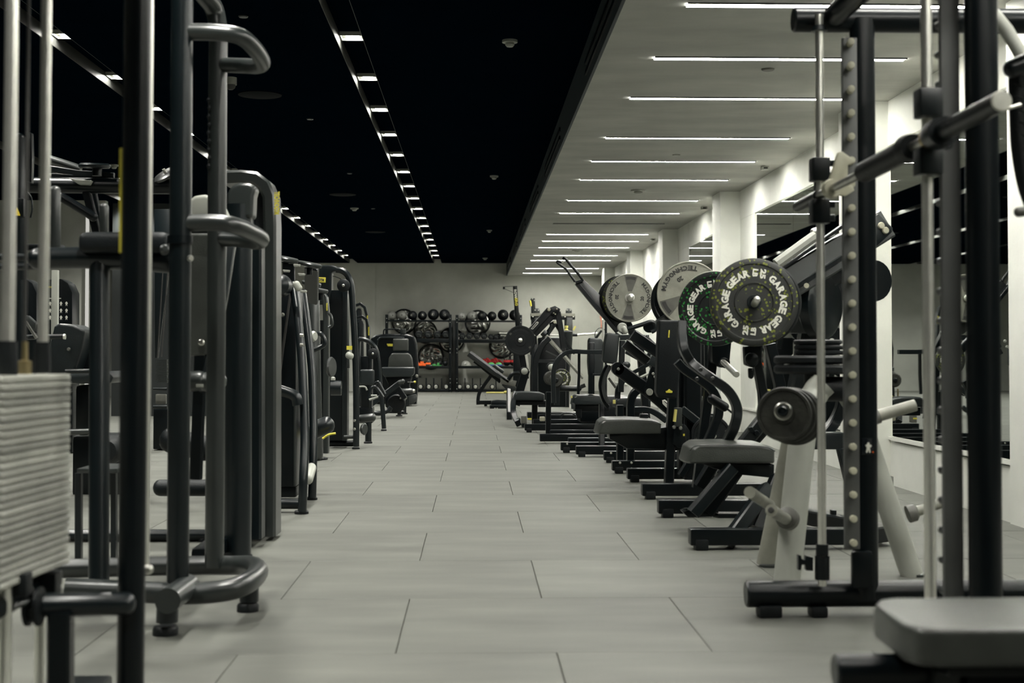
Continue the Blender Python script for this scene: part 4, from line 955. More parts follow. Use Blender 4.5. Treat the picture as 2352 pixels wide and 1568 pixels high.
t.lathe('roller_end', [(0, .055), (.1, .066), (.14, .066), (.15, .055)], (1204, 852, 21.1), (0, -1, 0), M_rubber, 24)
t.lathe('silver_cap', [(.15, .050), (.16, .045), (.175, .02)], (1204, 852, 21.1), (0, -1, 0), M_light, 20)
t.lathe('roller_end', [(0, .055), (.1, .066), (.14, .066), (.15, .055)], (1265, 843, 19.4), (0, -1, 0), M_rubber, 24)
t.lathe('silver_cap', [(.15, .046), (.16, .042), (.175, .02)], (1265, 843, 19.4), (0, -1, 0), M_light, 20)
t.pbox('rear_panel', 1236, 775, 1300, 935, 22.0, .2, M_black, .02)
t.box('foot_rail', (G(1210, 20.4).x, 20.2, .02), (G(1420, 20.4).x, 20.4, .11), M_black, .02)
t.prism('white_gap_panel', [(1211, 812), (1220, 815), (1218, 862)], 22.5, .02, M_light, .002)
t.tube('handle_loop', [(1167, 872, 21.0), (1178, 858, 21.0), (1195, 856, 21.0)], 9, M_black)

# ribbed hand wheel on a post
t = T5 = Thing('padded_seat_press', 'fifth machine on the right, curved black frame with ribbed round dial and two padded seats', 'gym machine', G(1320, 16.5))
Y = 16.8
t.lathe('ribbed_dial', [(-.04, .075), (-.02, .085), (.02, .085), (.04, .07)], (1277, 873, Y), (0, -1, 0), M_iron, 28)
for k in range(22):
    a = k * 2 * math.pi / 22; c = P(1277, 873, Y - .035)
    t.tube('rib', [c + V(.045 * math.cos(a), 0, .045 * math.sin(a)), c + V(.078 * math.cos(a), 0.004, .078 * math.sin(a))], r=.0045, m=M_grey, sm=False, n=6)
t.lathe('dial_hub', [(.04, .03), (.06, .028), (.075, .016)], (1277, 873, Y), (0, -1, 0), M_black, 18)
t.lathe('rear_dial', [(-.04, .075), (-.02, .085), (.02, .085), (.04, .07)], (1265, 868, Y + .3), (0, -1, 0), M_iron, 28)
t.lathe('arm', [(0, .03), (.3, .03)], P(1266, 869, Y + .3), (.2, -1, 0), M_black, 14)
t.beam('post', [(1280, 885, Y + .05), (1279, 930, Y + .05)], 12, .07, M_coal)
t.beam('pale_strip', [(1268, 893, Y), (1268, 912, Y)], 3, .02, M_brass)
t.beam('lower_post', [(1260, 900, 15.6), (1259, 1003, 15.6)], 12, .07, M_black)
t.box('floor_rail', (G(1262, 15.6).x, 15.5, .02), (G(1262, 15.6).x + 1.1, 15.6, .11), M_black, .012)
t.pbox('foot_block', 1267, 999, 1280, 1010, 15.45, .09, M_rubber, .008)

# incline bench
t = Thing('incline_bench', 'black incline bench with long sloping back pad and curved leg, standing by the aisle', 'bench', G(1130, 25.5))
Y = 25.2
t.beam('back_pad', [(1077, 811, Y), (1140, 858, Y)], 15, .28, M_pad, ch=.35)
t.beam('pad_tail', [(1138, 856, Y), (1168, 877, Y)], 13, .24, M_pad, ch=.3)
t.beam('pad_frame', [(1090, 828, Y + .1), (1150, 876, Y + .1)], 10, .08, M_black)
t.tube('side_roll', [(1136, 840, Y - .2), (1154, 853, Y - .2)], 9, M_pad, sm=False, round_end=True)
t.beam('curved_leg', [(1128, 862, Y + .1), (1112, 884, Y + .1), (1101, 902, Y + .1), (1098, 918, Y + .1), (1098, 929, Y + .1)], 8, .07, M_black, sm=True)
t.beam('foot_bar', [(1095, 924, Y + .1), (1130, 924, Y + .1)], 9, .08, M_black)
t.pbox('rubber_foot', 1112, 928, 1119, 933, Y + .08, .1, M_rubber, .01)
t.prism('hook_plate', [(1149, 867), (1161, 869), (1161, 874), (1166, 869), (1172, 871), (1173, 876), (1178, 873), (1187, 875), (1183, 888), (1150, 881)], Y - .12, .02, M_plated, .002)
t.prism('seat', [(1152, 884), (1158, 881), (1186, 888), (1184, 897), (1170, 902)], Y - .1, .28, M_pad, .015)
t.beam('seat_post', [(1168, 897, 23.8), (1169, 966, 20.6)], 9, .08, M_black)
t.pbox('base_box', 1164, 946, 1176, 968, 20.3, .15, M_black, .01)
t.prism('step_platform', [(1128, 921), (1140, 919), (1176, 920), (1176, 931), (1128, 931)], 24.9, .3, M_coal, .01)
t.pbox('lower_box', 1125, 931, 1174, 942, 24.4, .4, M_black, .01)
for x in (1137, 1142): t.lathe('bolt', [(0, .015), (.006, .01)], (x, 938, 24.39), (0, -1, 0), M_light, 8)
t = Thing('yellow_floor_stick', 'pale yellow stick lying on the floor before the right back rack', 'stick', G(1140, 33.6))
t.tube('stick', [V(G(1117, 33.6).x, 33.6, .02), V(G(1160, 33.6).x, 33.6, .02)], r=.018, m=M_paley, sm=False)
t.tube('end_knob', [V(G(1160, 33.6).x, 33.6, .03), V(G(1165, 33.6).x, 33.5, .035)], r=.035, m=M_paley, sm=False, round_end=True)
# ================================================================ RIGHT ROW OF PRESS MACHINES
def plate(kind, label, c, nrm, R, th, style, spin=0, hub=True, group='weight plates on the press machines'):
    c = wp(c); nrm = Vector(nrm).normalized()
    t = Thing(kind, label, 'weight plate', c, group)
    up = Matrix.Rotation(math.radians(-spin), 3, nrm) @ Vector((0, 0, 1)); up = (up - nrm * up.dot(nrm)).normalized(); rt = up.cross(nrm)
    def sector(nm, a0, a1, r0, r1, m, ext, n=8, par=None):
        vs_, fs = [], []
        for h in (-.002, ext):
            for k in range(n + 1):
                a = math.radians(a0 + (a1 - a0) * k / n); d = rt * math.sin(a) + up * math.cos(a)
                for r in (r0, r1): vs_.append(c + d * r + nrm * (th / 2 - .004 + h))
        N = 2 * (n + 1)
        for k in range(n):
            a = 2 * k; fs += [(a, a + 1, a + 3, a + 2), (N + a, N + a + 2, N + a + 3, N + a + 1), (a, a + 2, N + a + 2, N + a), (a + 1, N + a + 1, N + a + 3, a + 3)]
        fs += [(0, N, N + 1, 1), (2 * n, 2 * n + 1, N + 2 * n + 1, N + 2 * n)]
        return finish(nm, vs_, fs, m, par or t.o, t.o, smooth=False)
    h = th / 2
    if style in ('olive', 'green'):
        m = M_speck if style == 'olive' else M_speckg
        prof = [(-h, R * .2), (-h, R * .93), (-h * .8, R * .99), (0, R), (h * .8, R * .99), (h, R * .95), (h, R * .87), (h - .006, R * .845), (h - .006, R * .46), (h - .001, R * .445), (h - .001, R * .425), (h - .007, R * .41), (h - .007, R * .15)]
        t.lathe('disc', prof, c, nrm, m, 56)
        t.lathe('hub_ring', [(h - .006, R * .165), (h + .002, R * .16), (h + .002, R * .115), (h - .006, R * .11)], c, nrm, M_coal, 28)
        cc = c + nrm * (h - .0055)
        t.arc_text('lettering', 'GARAGE', cc, nrm, up, R * .66, R * .168, 24, 106, M_white)
        t.arc_text('lettering', 'GEAR', cc, nrm, up, R * .66, R * .168, 110, 162, M_white)
        t.arc_text('lettering', 'GARAGE', cc, nrm, up, R * .66, R * .168, 206, 286, M_white)
        t.arc_text('lettering', 'GEAR', cc, nrm, up, R * .66, R * .168, 290, 343, M_white)
        for sg in (1, -1):
            o1 = up * sg; r1 = -up * sg; u1 = rt * sg
            cen = cc + up * (sg * R * .655) + rt * (R * .02 * sg)
            t.text('weight_number', '25', cen + u1 * R * .092, R * .22, M_white, right=r1, up=u1, h=R * .13)
            t.text('weight_unit', 'LB', cen - u1 * R * .085, R * .18, M_white, right=r1, up=u1, h=R * .12)
    elif style == 'grey':
        prof = [(-h, R * .2), (-h, R * .95), (-h * .7, R), (h * .7, R), (h, R * .985), (h, R * .955), (h - .004, R * .945), (h - .004, R * .2)]
        t.lathe('disc', prof, c, nrm, M_plate, 56)
        for a in (0, 180):
            sector('grip_recess', a - 17, a + 17, R * .27, R * .93, M_plated, .0025)
            sector('handle_slot', a - 14, a + 14, R * .76, R * .885, M_ink, .004)
        t.lathe('hub_ring', [(h - .004, R * .19), (h + .006, R * .18), (h + .006, R * .12), (h - .004, R * .11)], c, nrm, M_steel, 28)
        cc = c + nrm * (h - .0035)
        for a in (90, 270):
            t.arc_text('lettering', 'TECHNOGYM', cc, nrm, up, R * .79, R * .15, a + 52, a - 52, M_ink, ext=.0015, inv=True)
            o1 = rt if a == 90 else -rt
            t.text('weight_number', '20', cc + o1 * R * .52, R * .19, M_ink, right=(up if a == 90 else -up), up=-o1, ext=.0015)
    else:
        m = M_iron if style == 'iron' else M_rubber
        prof = [(-h, R * .2), (-h, R * .93), (-h * .6, R), (h * .6, R), (h, R * .96), (h, R * .87), (h - .006, R * .84), (h - .006, R * .4), (h, R * .37), (h, R * .14)]
        t.lathe('disc', prof, c, nrm, m, 48)
        if style == 'marked':
            cc = c + nrm * (h - .005)
            t.arc_text('lettering', 'TECHNOGYM', cc, nrm, up, R * .72, R * .11, -50, 50, M_coal, ext=.0015)
            t.arc_text('lettering', 'TECHNOGYM', cc, nrm, up, R * .72, R * .11, 130, 230, M_coal, ext=.0015)
            for a in (60, 240): sector('mark_field', a - 24, a + 24, R * .3, R * .95, M_black, .001)
            for sg, a in ((1, 295), (-1, 115)):
                d = rt * math.sin(math.radians(a)) + up * math.cos(math.radians(a))
                t.text('weight_number', '20', cc + d * R * .78, R * .16, M_plated, right=d.cross(nrm) * -1, up=d)
    return t
def hub_pin(t, c, nrm, r0, L, m=M_chrome, par=None):
    t.lathe('sleeve', [(0, r0 * 1.3), (.02, r0 * 1.3), (.022, r0), (L, r0), (L + r0 * .5, r0 * .8), (L + r0 * .8, r0 * .4)], c, nrm, m, 22, par)
def rail(t, Y, px, X1, d=.09, foot=True, z1=.1, bolts=0, curve=False):
    x0 = G(px, Y).x
    t.box('floor_rail', (x0, Y, .022), (X1, Y + d, z1), M_black, .008)
    if foot: t.box('rubber_foot', (x0 + .022, Y - .012, 0), (x0 + .085, Y + d - .02, .052), M_rubber, .008)
    t.box('rubber_foot', (X1 - .1, Y + .01, 0), (X1 - .04, Y + d - .02, .03), M_rubber, .006)
    for k in range(bolts):
        for z in (.04, .085): t.lathe('bolt', [(0, .010), (.006, .007)], V(x0 + .06 + .09 * k, Y - .001, z), (0, -1, 0), M_light, 10)
def seat(t, x0, y0, x1, y1, Y, depth, m=M_pad, name='seat', tilt=0):
    """front face spans the pixel box at depth Y"""
    a = P(x0, y0, Y); b = P(x1, y1, Y)
    pts = [(0, 0), (0.05, .75), (.13, .98), (.5, 1.0), (.85, .93), (1, .72), (1, 0)]
    w_, h_ = b.x - a.x, a.z - b.z
    f = [Vector((a.x + u * w_, 0, b.z + v * h_ + tilt * u)) for u, v in pts]; n = len(f); rows = 6; vs_, fs = [], []
    for j in range(rows + 1):
        s_ = j / rows; e = abs(2 * s_ - 1) ** 4; cx = a.x + w_ / 2; cz = b.z + h_ * .35
        for p_ in f: vs_.append(Vector((cx + (p_.x - cx) * (1 - .06 * e), Y + depth * s_, cz + (p_.z - cz) * (1 - .14 * e))))
    for j in range(rows):
        for i in range(n): fs.append((j * n + i, j * n + (i + 1) % n, (j + 1) * n + (i + 1) % n, (j + 1) * n + i))
    fs += [tuple(range(n - 1, -1, -1)), tuple(range(rows * n, rows * n + n))]
    o = finish(name, vs_, fs, m, t.o, t.o, bevel=.012, seg=3, angle=60)
    sp = [v + Vector((0, -.0, 0)) for v in vs_[:n - 1]][1:]
    t.tube('seam_piping', [Vector((a.x + .03 * w_, Y + .002, b.z + .62 * h_)), Vector((a.x + .12 * w_, Y - .004, b.z + .86 * h_)), Vector((a.x + .5 * w_, Y - .006, b.z + .88 * h_)), Vector((a.x + .85 * w_, Y - .004, b.z + .8 * h_)), Vector((a.x + .98 * w_, Y + .002, b.z + .6 * h_))], r=.0022, m=M_coal, par=o, n=6)
    return o

# --- M1 : nearest press
t = Thing('plate_loaded_press', 'nearest plate-loaded press on the right, with S-shaped double tubes and olive padded seat', 'gym machine', G(1720, 7.5))
rail(t, 6.8, 1585, 1.93)
t.beam('floor_rail_end', [V(1.9, 6.85, .061), V(2.02, 6.95, .061), V(1.98, 7.15, .061), V(1.80, 7.65, .061), V(1.70, 8.1, .061)], wm=.07, d=.078, m=M_black, ref=V(0, 0, 1))
t.pbox('rail_tab', 1911, 1172, 1922, 1202, 7.4, .05, M_black, .004)
rail(t, 8.15, 1512, 1.75)
s = seat(t, 1578, 1016, 1785, 1066, 7.3, .40, M_padg)
t.prism('seat_carriage', [(1612, 1064), (1779, 1066), (1778, 1098), (1700, 1090), (1640, 1076)], 7.35, .2, M_black, .008)
t.beam('seat_strut', [(1683, 1072, 7.3), (1592, 1178, 7.3)], 27, .09, M_coal)
t.beam('seat_strut', [(1695, 1070, 7.42), (1622, 1175, 7.42)], 34, .09, M_black)
t.beam('seat_strut', [(1640, 1062, 7.8), (1606, 1118, 7.8)], 26, .08, M_coal)
t.beam('thin_brace', [(1598, 1035, 8.0), (1563, 1092, 8.0)], 14, .06, M_coal)
t.prism('floor_plate', [(1569, 1176), (1580, 1171), (1650, 1173), (1652, 1186), (1580, 1187)], 7.45, .12, M_black, .004)
t.beam('floor_plate_rail', [(1640, 1182, 7.45), (1708, 1182, 7.5)], 10, .1, M_black)
for x in (1574, 1598, 1641): t.lathe('bolt', [(0, .012), (.012, .012)], P(x, 1172, 7.44), (0, 0, 1), M_coal, 8)
t.beam('leg_strut', [(1762, 1120, 7.0), (1700, 1205, 6.9), (1668, 1250, 6.9)], 30, .09, M_coal)
t.beam('leg_strut', [(1785, 1095, 7.1), (1735, 1215, 7.0)], 26, .09, M_black)
t.beam('s_tube_front', [(1566, 745, 7.7), (1566, 775, 7.65), (1572, 805, 7.6), (1588, 832, 7.6), (1610, 851, 7.55), (1640, 872, 7.5), (1668, 893, 7.5), (1686, 918, 7.5), (1693, 945, 7.5), (1688, 975, 7.5), (1675, 1003, 7.55), (1660, 1035, 7.6)], 20, .075, M_coal, sm=True, label='charcoal S-shaped front tube')
t.beam('s_tube_rear', [(1555, 830, 8.2), (1572, 848, 8.2), (1605, 870, 8.2), (1632, 892, 8.2), (1647, 920, 8.2), (1650, 950, 8.2), (1640, 980, 8.2), (1626, 1012, 8.2)], 19, .075, M_black, sm=True)
for x, y in ((1609, 848), (1637, 869), (1601, 870)): t.lathe('bolt', [(0, .012), (.008, .008)], (x, y, 7.46), (0, -1, 0), M_grey, 10)
t.tube('cross_peg', [(1634, 915, 7.9), (1665, 935, 7.9)], 22, M_black, sm=False, round_end=True)
t.beam('cross_link', [(1665, 935, 7.9), (1682, 948, 7.9)], 4, .03, M_black)
# lever arm with chrome rail
t.beam('lever_arm', [(1776, 672, 7.9), (1890, 602, 7.95), (2030, 515, 8.0)], 72, .12, M_grey, ch=.08, label='wide dark grey lever arm')
t.prism('arm_end_plate', [(2004, 500), (2018, 490), (2051, 523), (2050, 533), (2012, 567), (2004, 556)], 7.9, .2, M_coal, .006)
for x, y in ((2024, 518), (2034, 529)): t.lathe('bolt', [(0, .02), (.012, .016)], (x, y, 7.89), (0, -1, 0), M_cream, 14)
t.beam('pale_rail', [(1783, 606, 7.85), (1873, 541, 7.85)], 24, .07, M_light, ch=.3)
t.tube('rail_cap', [(1868, 532, 7.85), (1880, 528, 7.85)], 16, M_chrome, sm=False, round_end=True)
t.beam('black_channel', [(1796, 616, 7.86), (1940, 515, 7.86)], 7, .1, M_black)
t.beam('lower_arm', [(1893, 652, 8.1), (1960, 607, 8.1)], 34, .1, M_coal)
t.beam('slide_rod', [(1893, 609, 7.95), (1936, 581, 7.95)], 5, .02, M_light)
t.beam('black_channel', [(1826, 660, 7.87), (1935, 590, 7.87)], 10, .12, M_black)
t.lathe('cam_disc', [(-.06, .15), (-.03, .19), (.03, .19), (.06, .15)], (1884, 702, 8.05), (.85, -.8, 0), M_coal, 34)
t.prism('pivot_housing', [(1825, 665), (1858, 645), (1925, 655), (1908, 700), (1895, 765), (1815, 765), (1830, 720)], 8.3, .12, M_grey, .01)
t.prism('knuckle', [(1915, 655), (1945, 640), (1960, 650), (1958, 688), (1925, 690)], 8.2, .12, M_black, .01)
t.lathe('cap', [(0, .014), (.03, .014)], (1853, 656, 7.8), (-.3, -1, 0), M_cream, 14)
t.lathe('joint_drum', [(-.05, .12), (0, .13), (.05, .12)], (1998, 645, 8.3), (.4, -1, 0), M_black, 24)
t.beam('main_column', [(1880, 690, 8.5), (1838, 900, 8.5), (1822, 1115, 8.5)], 56, .14, M_coal)
t.beam('rear_column', [(1752, 965, 8.3), (1706, 1022, 8.3)], 30, .1, M_coal)
for x, y in ((1724, 986), (1737, 994)): t.lathe('bolt', [(0, .018), (.02, .014)], (x, y, 8.23), (0, -1, 0), M_black, 8)
t.beam('rear_column', [(1790, 935, 8.35), (1715, 1020, 8.35), (1650, 1095, 8.3)], 36, .1, M_black)
t.beam('press_arm', [(1740, 790, 7.5), (1738, 830, 7.5), (1752, 905, 7.5), (1756, 955, 7.6)], 19, .07, M_black)
t.lathe('pivot_drum', [(0, .028), (.02, .034), (.05, .034), (.06, .02)], (1723, 825, 7.38), (0, -1, 0), M_black, 22)
t.prism('arm_bracket', [(1709, 795), (1750, 792), (1745, 830), (1732, 845), (1712, 838)], 7.4, .06, M_black, .01)
t.prism('tongue', [(1719, 845), (1733, 845), (1732, 866), (1727, 871), (1720, 867)], 7.42, .03, M_black, .01)
t.beam('far_post', [(1768, 790, 8.0), (1790, 880, 8.0), (1800, 980, 8.0)], 24, .08, M_black)
t.pbox('cross_member', 1860, 993, 1940, 1032, 8.0, .09, M_coal, .008)
t.beam('slant_leg', [(1932, 1030, 8.0), (1950, 1105, 8.0)], 20, .06, M_coal)
t.beam('curved_hoop', [(1930, 888, 8.4), (1933, 930, 8.4), (1912, 975, 8.4), (1880, 1012, 8.3)], 24, .08, M_black, sm=True)
t.prism('yellow_tab', [(1757, 885), (1762, 893), (1770, 894), (1769, 898), (1761, 897)], 7.6, .02, M_paley, .002)
hub_pin(t, P(1730, 702, 7.25), (-.10, -1, .12), .018, .20)
t1 = plate('bumper_plate', 'big black bumper plate with olive flecks and white lettering, nearest on the right', (1731, 694, 7.22), (-.05, -1, .03), .226, .055, 'olive', spin=8)
plate('bumper_plate', 'black plate behind the big olive-flecked one, only its rim showing at right', (1741, 695, 7.32), (-.10, -1, .03), .222, .05, 'black')
# --- M1's far lever and plate
t = Thing('far_press_arm', 'vertical black press arm with chrome peg, holding the bright green-flecked plate', 'gym machine', G(1665, 8.7))
t.prism('arm_body', [(1634, 760), (1682, 770), (1676, 835), (1660, 845), (1636, 832)], 8.7, .12, M_black, .012)
t.tube('chrome_peg', [(1661, 831, 8.6), (1692, 860, 8.3)], 14, M_chrome, sm=False)
t.lathe('peg_collar', [(0, .03), (.03, .03)], (1661, 831, 8.62), (.5, -1, -.4), M_rubber, 18)
t.beam('arm_stem', [(1652, 690, 8.8), (1652, 780, 8.8)], 30, .1, M_black)
t.beam('arm_brace', [(1652, 700, 8.85), (1600, 1120, 8.85)], 20, .08, M_black)
plate('bumper_plate', 'black bumper plate with bright green flecks, half hidden behind the nearest big plate', (1643, 709, 8.45), (-.42, -1, .0), .224, .05, 'green', spin=-6)

# --- M2
t = Thing('plate_loaded_press', 'second press on the right, tall padded back facing left and light grey topped seat', 'gym machine', G(1530, 9.8))
rail(t, 9.17, 1475, 1.95); rail(t, 10.4, 1441, 1.95)
seat(t, 1371, 960, 1522, 998, 9.76, .42, M_padg)
t.prism('seat_carriage', [(1400, 996), (1575, 975), (1585, 990), (1583, 1025), (1560, 1034), (1440, 1030), (1400, 1008)], 9.8, .2, M_black, .01)
t.prism('back_pad', [(1514, 735), (1566, 735), (1565, 800), (1558, 908), (1552, 916), (1512, 912), (1507, 900), (1511, 800)], 9.5, .12, M_padb, .022, seg=4)
t.beam('yellow_line', [(1537, 758, 9.49), (1536, 775, 9.49)], 3, .006, M_yellow)
t.prism('yellow_emblem', [(1529, 898), (1533, 897), (1537, 893), (1541, 896), (1545, 898), (1544, 902), (1530, 902)], 9.49, .006, M_yellow, .001)
t.beam('seat_post', [(1545, 905, 9.8), (1540, 1005, 9.8), (1536, 1110, 9.8)], 20, .1, M_black)
t.pbox('gauge_block', 1550, 936, 1567, 980, 9.7, .06, M_grey, .006)
t.beam('pale_pin', [(1552, 940, 9.65), (1549, 968, 9.65)], 6, .03, M_paley)
t.pbox('yellow_dot', 1569, 996, 1573, 1001, 9.7, .01, M_yellow, .001)
t.prism('side_bracket', [(1550, 970), (1572, 975), (1578, 1020), (1562, 1030), (1545, 1020)], 9.72, .06, M_black, .01)
for x, y in ((1563, 983), (1548, 981)): t.lathe('bolt', [(0, .014), (.01, .01)], (x, y, 9.7), (0, -1, 0), M_steel, 10)
t.beam('main_column', [(1590, 735, 10.1), (1590, 1100, 10.1)], 40, .12, M_black)
t.beam('main_column', [(1570, 740, 10.2), (1570, 1095, 10.2)], 26, .12, M_black)
t.beam('slant_brace', [(1565, 940, 10.0), (1615, 980, 10.0)], 20, .07, M_coal)
t.beam('upper_beam', [(1435, 788, 10.6), (1487, 830, 10.6)], 22, .08, M_coal)
t.beam('upper_beam', [(1452, 768, 10.5), (1520, 815, 10.5)], 26, .09, M_black)
t.beam('load_arm', [(1505, 752, 10.0), (1560, 715, 10.0)], 26, .09, M_grey)
t.tube('bent_handle', [(1434, 758, 9.9), (1450, 753, 9.9), (1475, 745, 9.9), (1495, 739, 9.9), (1504, 744, 9.9), (1504, 757, 9.9), (1496, 762, 9.9)], 10, M_coal)
t.tube('chrome_tip', [(1433, 754, 9.85), (1436, 762, 9.85)], 13, M_light, sm=False, round_end=True)
t.lathe('cap', [(0, .035), (.03, .03)], (1429, 752, 9.95), (0, -1, 0), M_light, 16)
t.lathe('gear', [(0, .04), (.05, .04)], (1493, 751, 9.95), (-.3, -1, 0), M_black, 18)
t.pbox('slider_block', 1470, 950, 1490, 965, 9.9, .05, M_coal, .01)
t.prism('white_label', [(1521, 918), (1525, 922), (1542, 937), (1541, 943), (1530, 935), (1522, 927)], 10.28, .004, M_white, 0)
hub_pin(t, P(1600, 690, 10.0), (-.3, -1, 0), .02, .1)
plate('grey_plate', 'large grey plate with dark raised lettering and tilted grip slot, centre right', (1583, 674, 9.9), (-.26, -1, .05), .226, .04, 'grey', spin=58)
plate('black_plate', 'black plate tucked behind the large tilted grey one, lettering on its rim', (1560, 690, 10.05), (-.5, -1, 0), .21, .04, 'marked', spin=40)
plate('grey_plate', 'pale-edged plate sandwiched between the tilted grey plate and the green-flecked plate', (1640, 706, 8.75), (-.42, -1, .0), .226, .03, 'grey', spin=90)

# --- M3
t = Thing('plate_loaded_row', 'third press on the right, with round-ended slanting lever and cream pivot cap', 'gym machine', G(1480, 11.2))
rail(t, 11.15, 1406, 1.95, bolts=2); rail(t, 12.25, 1387, 1.95, bolts=1)
t.beam('lever', [(1418, 846, 10.8), (1500, 905, 10.8), (1550, 948, 10.8)], 30, .08, M_black)
t.lathe('lever_end', [(0, .048), (.08, .048)], (1417, 846, 10.84), (0, -1, 0), M_black, 24)
t.lathe('bolt', [(.08, .012), (.09, .008)], (1418, 847, 10.84), (0, -1, 0), M_light, 12)
t.lathe('pivot_ring', [(0, .035), (.02, .035)], (1491, 900, 10.74), (0, -1, 0), M_black, 22)
t.lathe('pivot_cap', [(.02, .027), (.03, .024)], (1491, 900, 10.74), (0, -1, 0), M_light, 20)
t.beam('pivot_link', [(1491, 898, 10.78), (1508, 845, 10.78)], 26, .06, M_black)
for x, y in ((1500, 858), (1504, 865), (1507, 895)): t.lathe('bolt', [(0, .011), (.012, .008)], (x, y, 10.74), (0, -1, 0), M_light, 10)
t.beam('diagonal_arm', [(1478, 775, 12.6), (1520, 815, 12.6)], 18, .07, M_black)
t.beam('slot_arm', [(1441, 792, 12.4), (1485, 822, 12.4)], 9, .06, M_black)
t.beam('slot_arm', [(1438, 806, 12.4), (1482, 830, 12.4)], 12, .06, M_coal)
for x, y in ((1441, 783), (1436, 796)): t.lathe('bolt', [(0, .015), (.012, .01)], (x, y, 12.3), (0, -1, 0), M_light, 10)
t.beam('short_strut', [(1495, 806, 12.2), (1483, 832, 12.2)], 9, .05, M_black)
t.prism('shoulder_pad', [(1493, 842), (1491, 832), (1498, 815), (1512, 802), (1520, 800), (1520, 838), (1500, 848)], 11.6, .12, M_pad, .015)
t.beam('pale_tube', [(1468, 868, 11.4), (1514, 846, 11.4)], 6, .03, M_light, ch=.45)
t.beam('rail_arm', [(1450, 858, 11.5), (1493, 834, 11.5)], 8, .06, M_coal)
t.tube('small_roll', [(1436, 838, 12.6), (1442, 838, 12.6)], 15, M_pad, sm=False, round_end=True)
t.beam('column', [(1448, 1095, 11.3), (1448, 960, 11.3), (1449, 925, 11.3), (1455, 905, 11.3), (1468, 893, 11.3)], 17, .1, M_black, sm=True)
t.beam('curved_support', [(1456, 940, 11.3), (1485, 940, 11.3), (1508, 950, 11.3), (1530, 966, 11.3)], 13, .08, M_coal, sm=True)
t.prism('name_label', [(1522, 919), (1527, 917), (1541, 929), (1541, 943), (1535, 940), (1523, 928)], 10.72, .006, M_white, .001)
t.prism('name_label_face', [(1525, 920), (1540, 932), (1539, 938), (1526, 926)], 10.715, .004, M_grey, 0)
t.text('lettering', 'TECHNO', P(1532, 929, 10.71), .058, M_ink, right=(1, 0, -.85), up=(.85, 0, 1), h=.02)
t.beam('post_pair', [(1424, 930, 11.8), (1424, 1062, 11.8)], 15, .1, M_black)

# --- M4 grey plates and forked lever
t = Thing('forked_lever_press', 'fourth press, long slanting arm ending in a forked grip, slim upright back pad', 'gym machine', G(1400, 13.2))
rail(t, 12.95, 1323, 1.9); rail(t, 13.5, 1288, 1.9, bolts=1); rail(t, 14.2, 1305, 1.9, foot=False)
t.prism('arm_face', [(1326, 655), (1340, 641), (1400, 698), (1440, 740), (1432, 768), (1400, 745)], 13.2, .07, M_grey, .004, label='grey side of the long arm')
t.beam('arm_edge', [(1324, 650, 13.15), (1365, 700, 13.15), (1418, 762, 13.15)], 9, .09, M_black)
t.tube('fork_grip', [(1321, 647, 13.15), (1310, 632, 13.15), (1300, 618, 13.15), (1292, 612, 13.15), (1281, 604, 13.15), (1280, 600, 13.15), (1290, 602, 13.15)], 5.5, M_black, n=10)
t.tube('fork_grip', [(1336, 645, 13.2), (1337, 641, 13.2), (1326, 626, 13.2), (1321, 620, 13.2), (1312, 610, 13.2), (1304, 600, 13.2), (1296, 592, 13.2), (1294, 596, 13.2)], 6.5, M_black, n=10)
t.lathe('grip_tip', [(0, .012), (.02, .010)], (1292, 601, 13.12), (0, -1, 0), M_light, 10)
t.tube('cross_stub', [(1322, 650, 13.1), (1337, 646, 13.1)], 8, M_black, sm=False)
t.beam('chrome_edge', [(1414, 765, 13.1), (1432, 778, 13.1)], 6, .04, M_coal)
hub_pin(t, P(1449, 683, 12.95), (-.05, -1, 0), .026, .05, M_chrome)
t.beam('rear_frame', [(1440, 740, 13.4), (1470, 800, 13.4), (1490, 1020, 13.4)], 16, .1, M_black)
t.beam('curved_frame', [(1395, 838, 13.3), (1384, 860, 13.3), (1379, 885, 13.3), (1384, 915, 13.3), (1396, 935, 13.3)], 8, .08, M_black, sm=True)
t.beam('curved_frame', [(1402, 840, 13.2), (1391, 862, 13.2), (1386, 888, 13.2), (1391, 912, 13.2), (1398, 925, 13.2)], 8, .08, M_grey, sm=True)
t.beam('curved_frame', [(1430, 875, 13.2), (1420, 895, 13.2), (1418, 915, 13.2)], 12, .08, M_coal, sm=True)
t.beam('grey_stay', [(1398, 868, 13.6), (1414, 890, 13.6)], 5, .03, M_plated)
t.prism('back_pad', [(1393, 765), (1400, 764), (1423, 768), (1421, 800), (1417, 832), (1412, 836), (1386, 832), (1384, 826), (1388, 790)], 13.0, .16, M_pad, .02, seg=3)
t.beam('pad_post', [(1429, 782, 13.1), (1426, 900, 13.1)], 12, .08, M_coal)
t.beam('top_bar', [(1424, 775, 13.1), (1490, 775, 13.1)], 12, .07, M_coal)
seat(t, 1412, 912, 1497, 936, 14.2, .4, M_pad)
t.pbox('yellow_tag', 1408, 918, 1414, 927, 14.15, .02, M_paley, .002)
t.pbox('seat_base', 1418, 936, 1490, 955, 14.3, .25, M_black, .01)
t.beam('seat_leg', [(1382, 928, 13.5), (1382, 1035, 13.4)], 12, .1, M_black)
plate('grey_plate', 'pale grey plate with chrome hub and upright lettering, above the slim back pad', (1446, 684, 13.0), (-.10, -1, .02), .222, .035, 'grey', spin=4)
for k in range(3):
    plate('black_plate', 'black rubber plate stacked behind the pale grey hub plate, %s behind it' % ('first', 'second', 'third')[k], (1438 - 5 * k, 685 + k, 13.1 + .06 * k), (-.12, -1, .02), .222, .05, 'olive' if k == 0 else 'black')

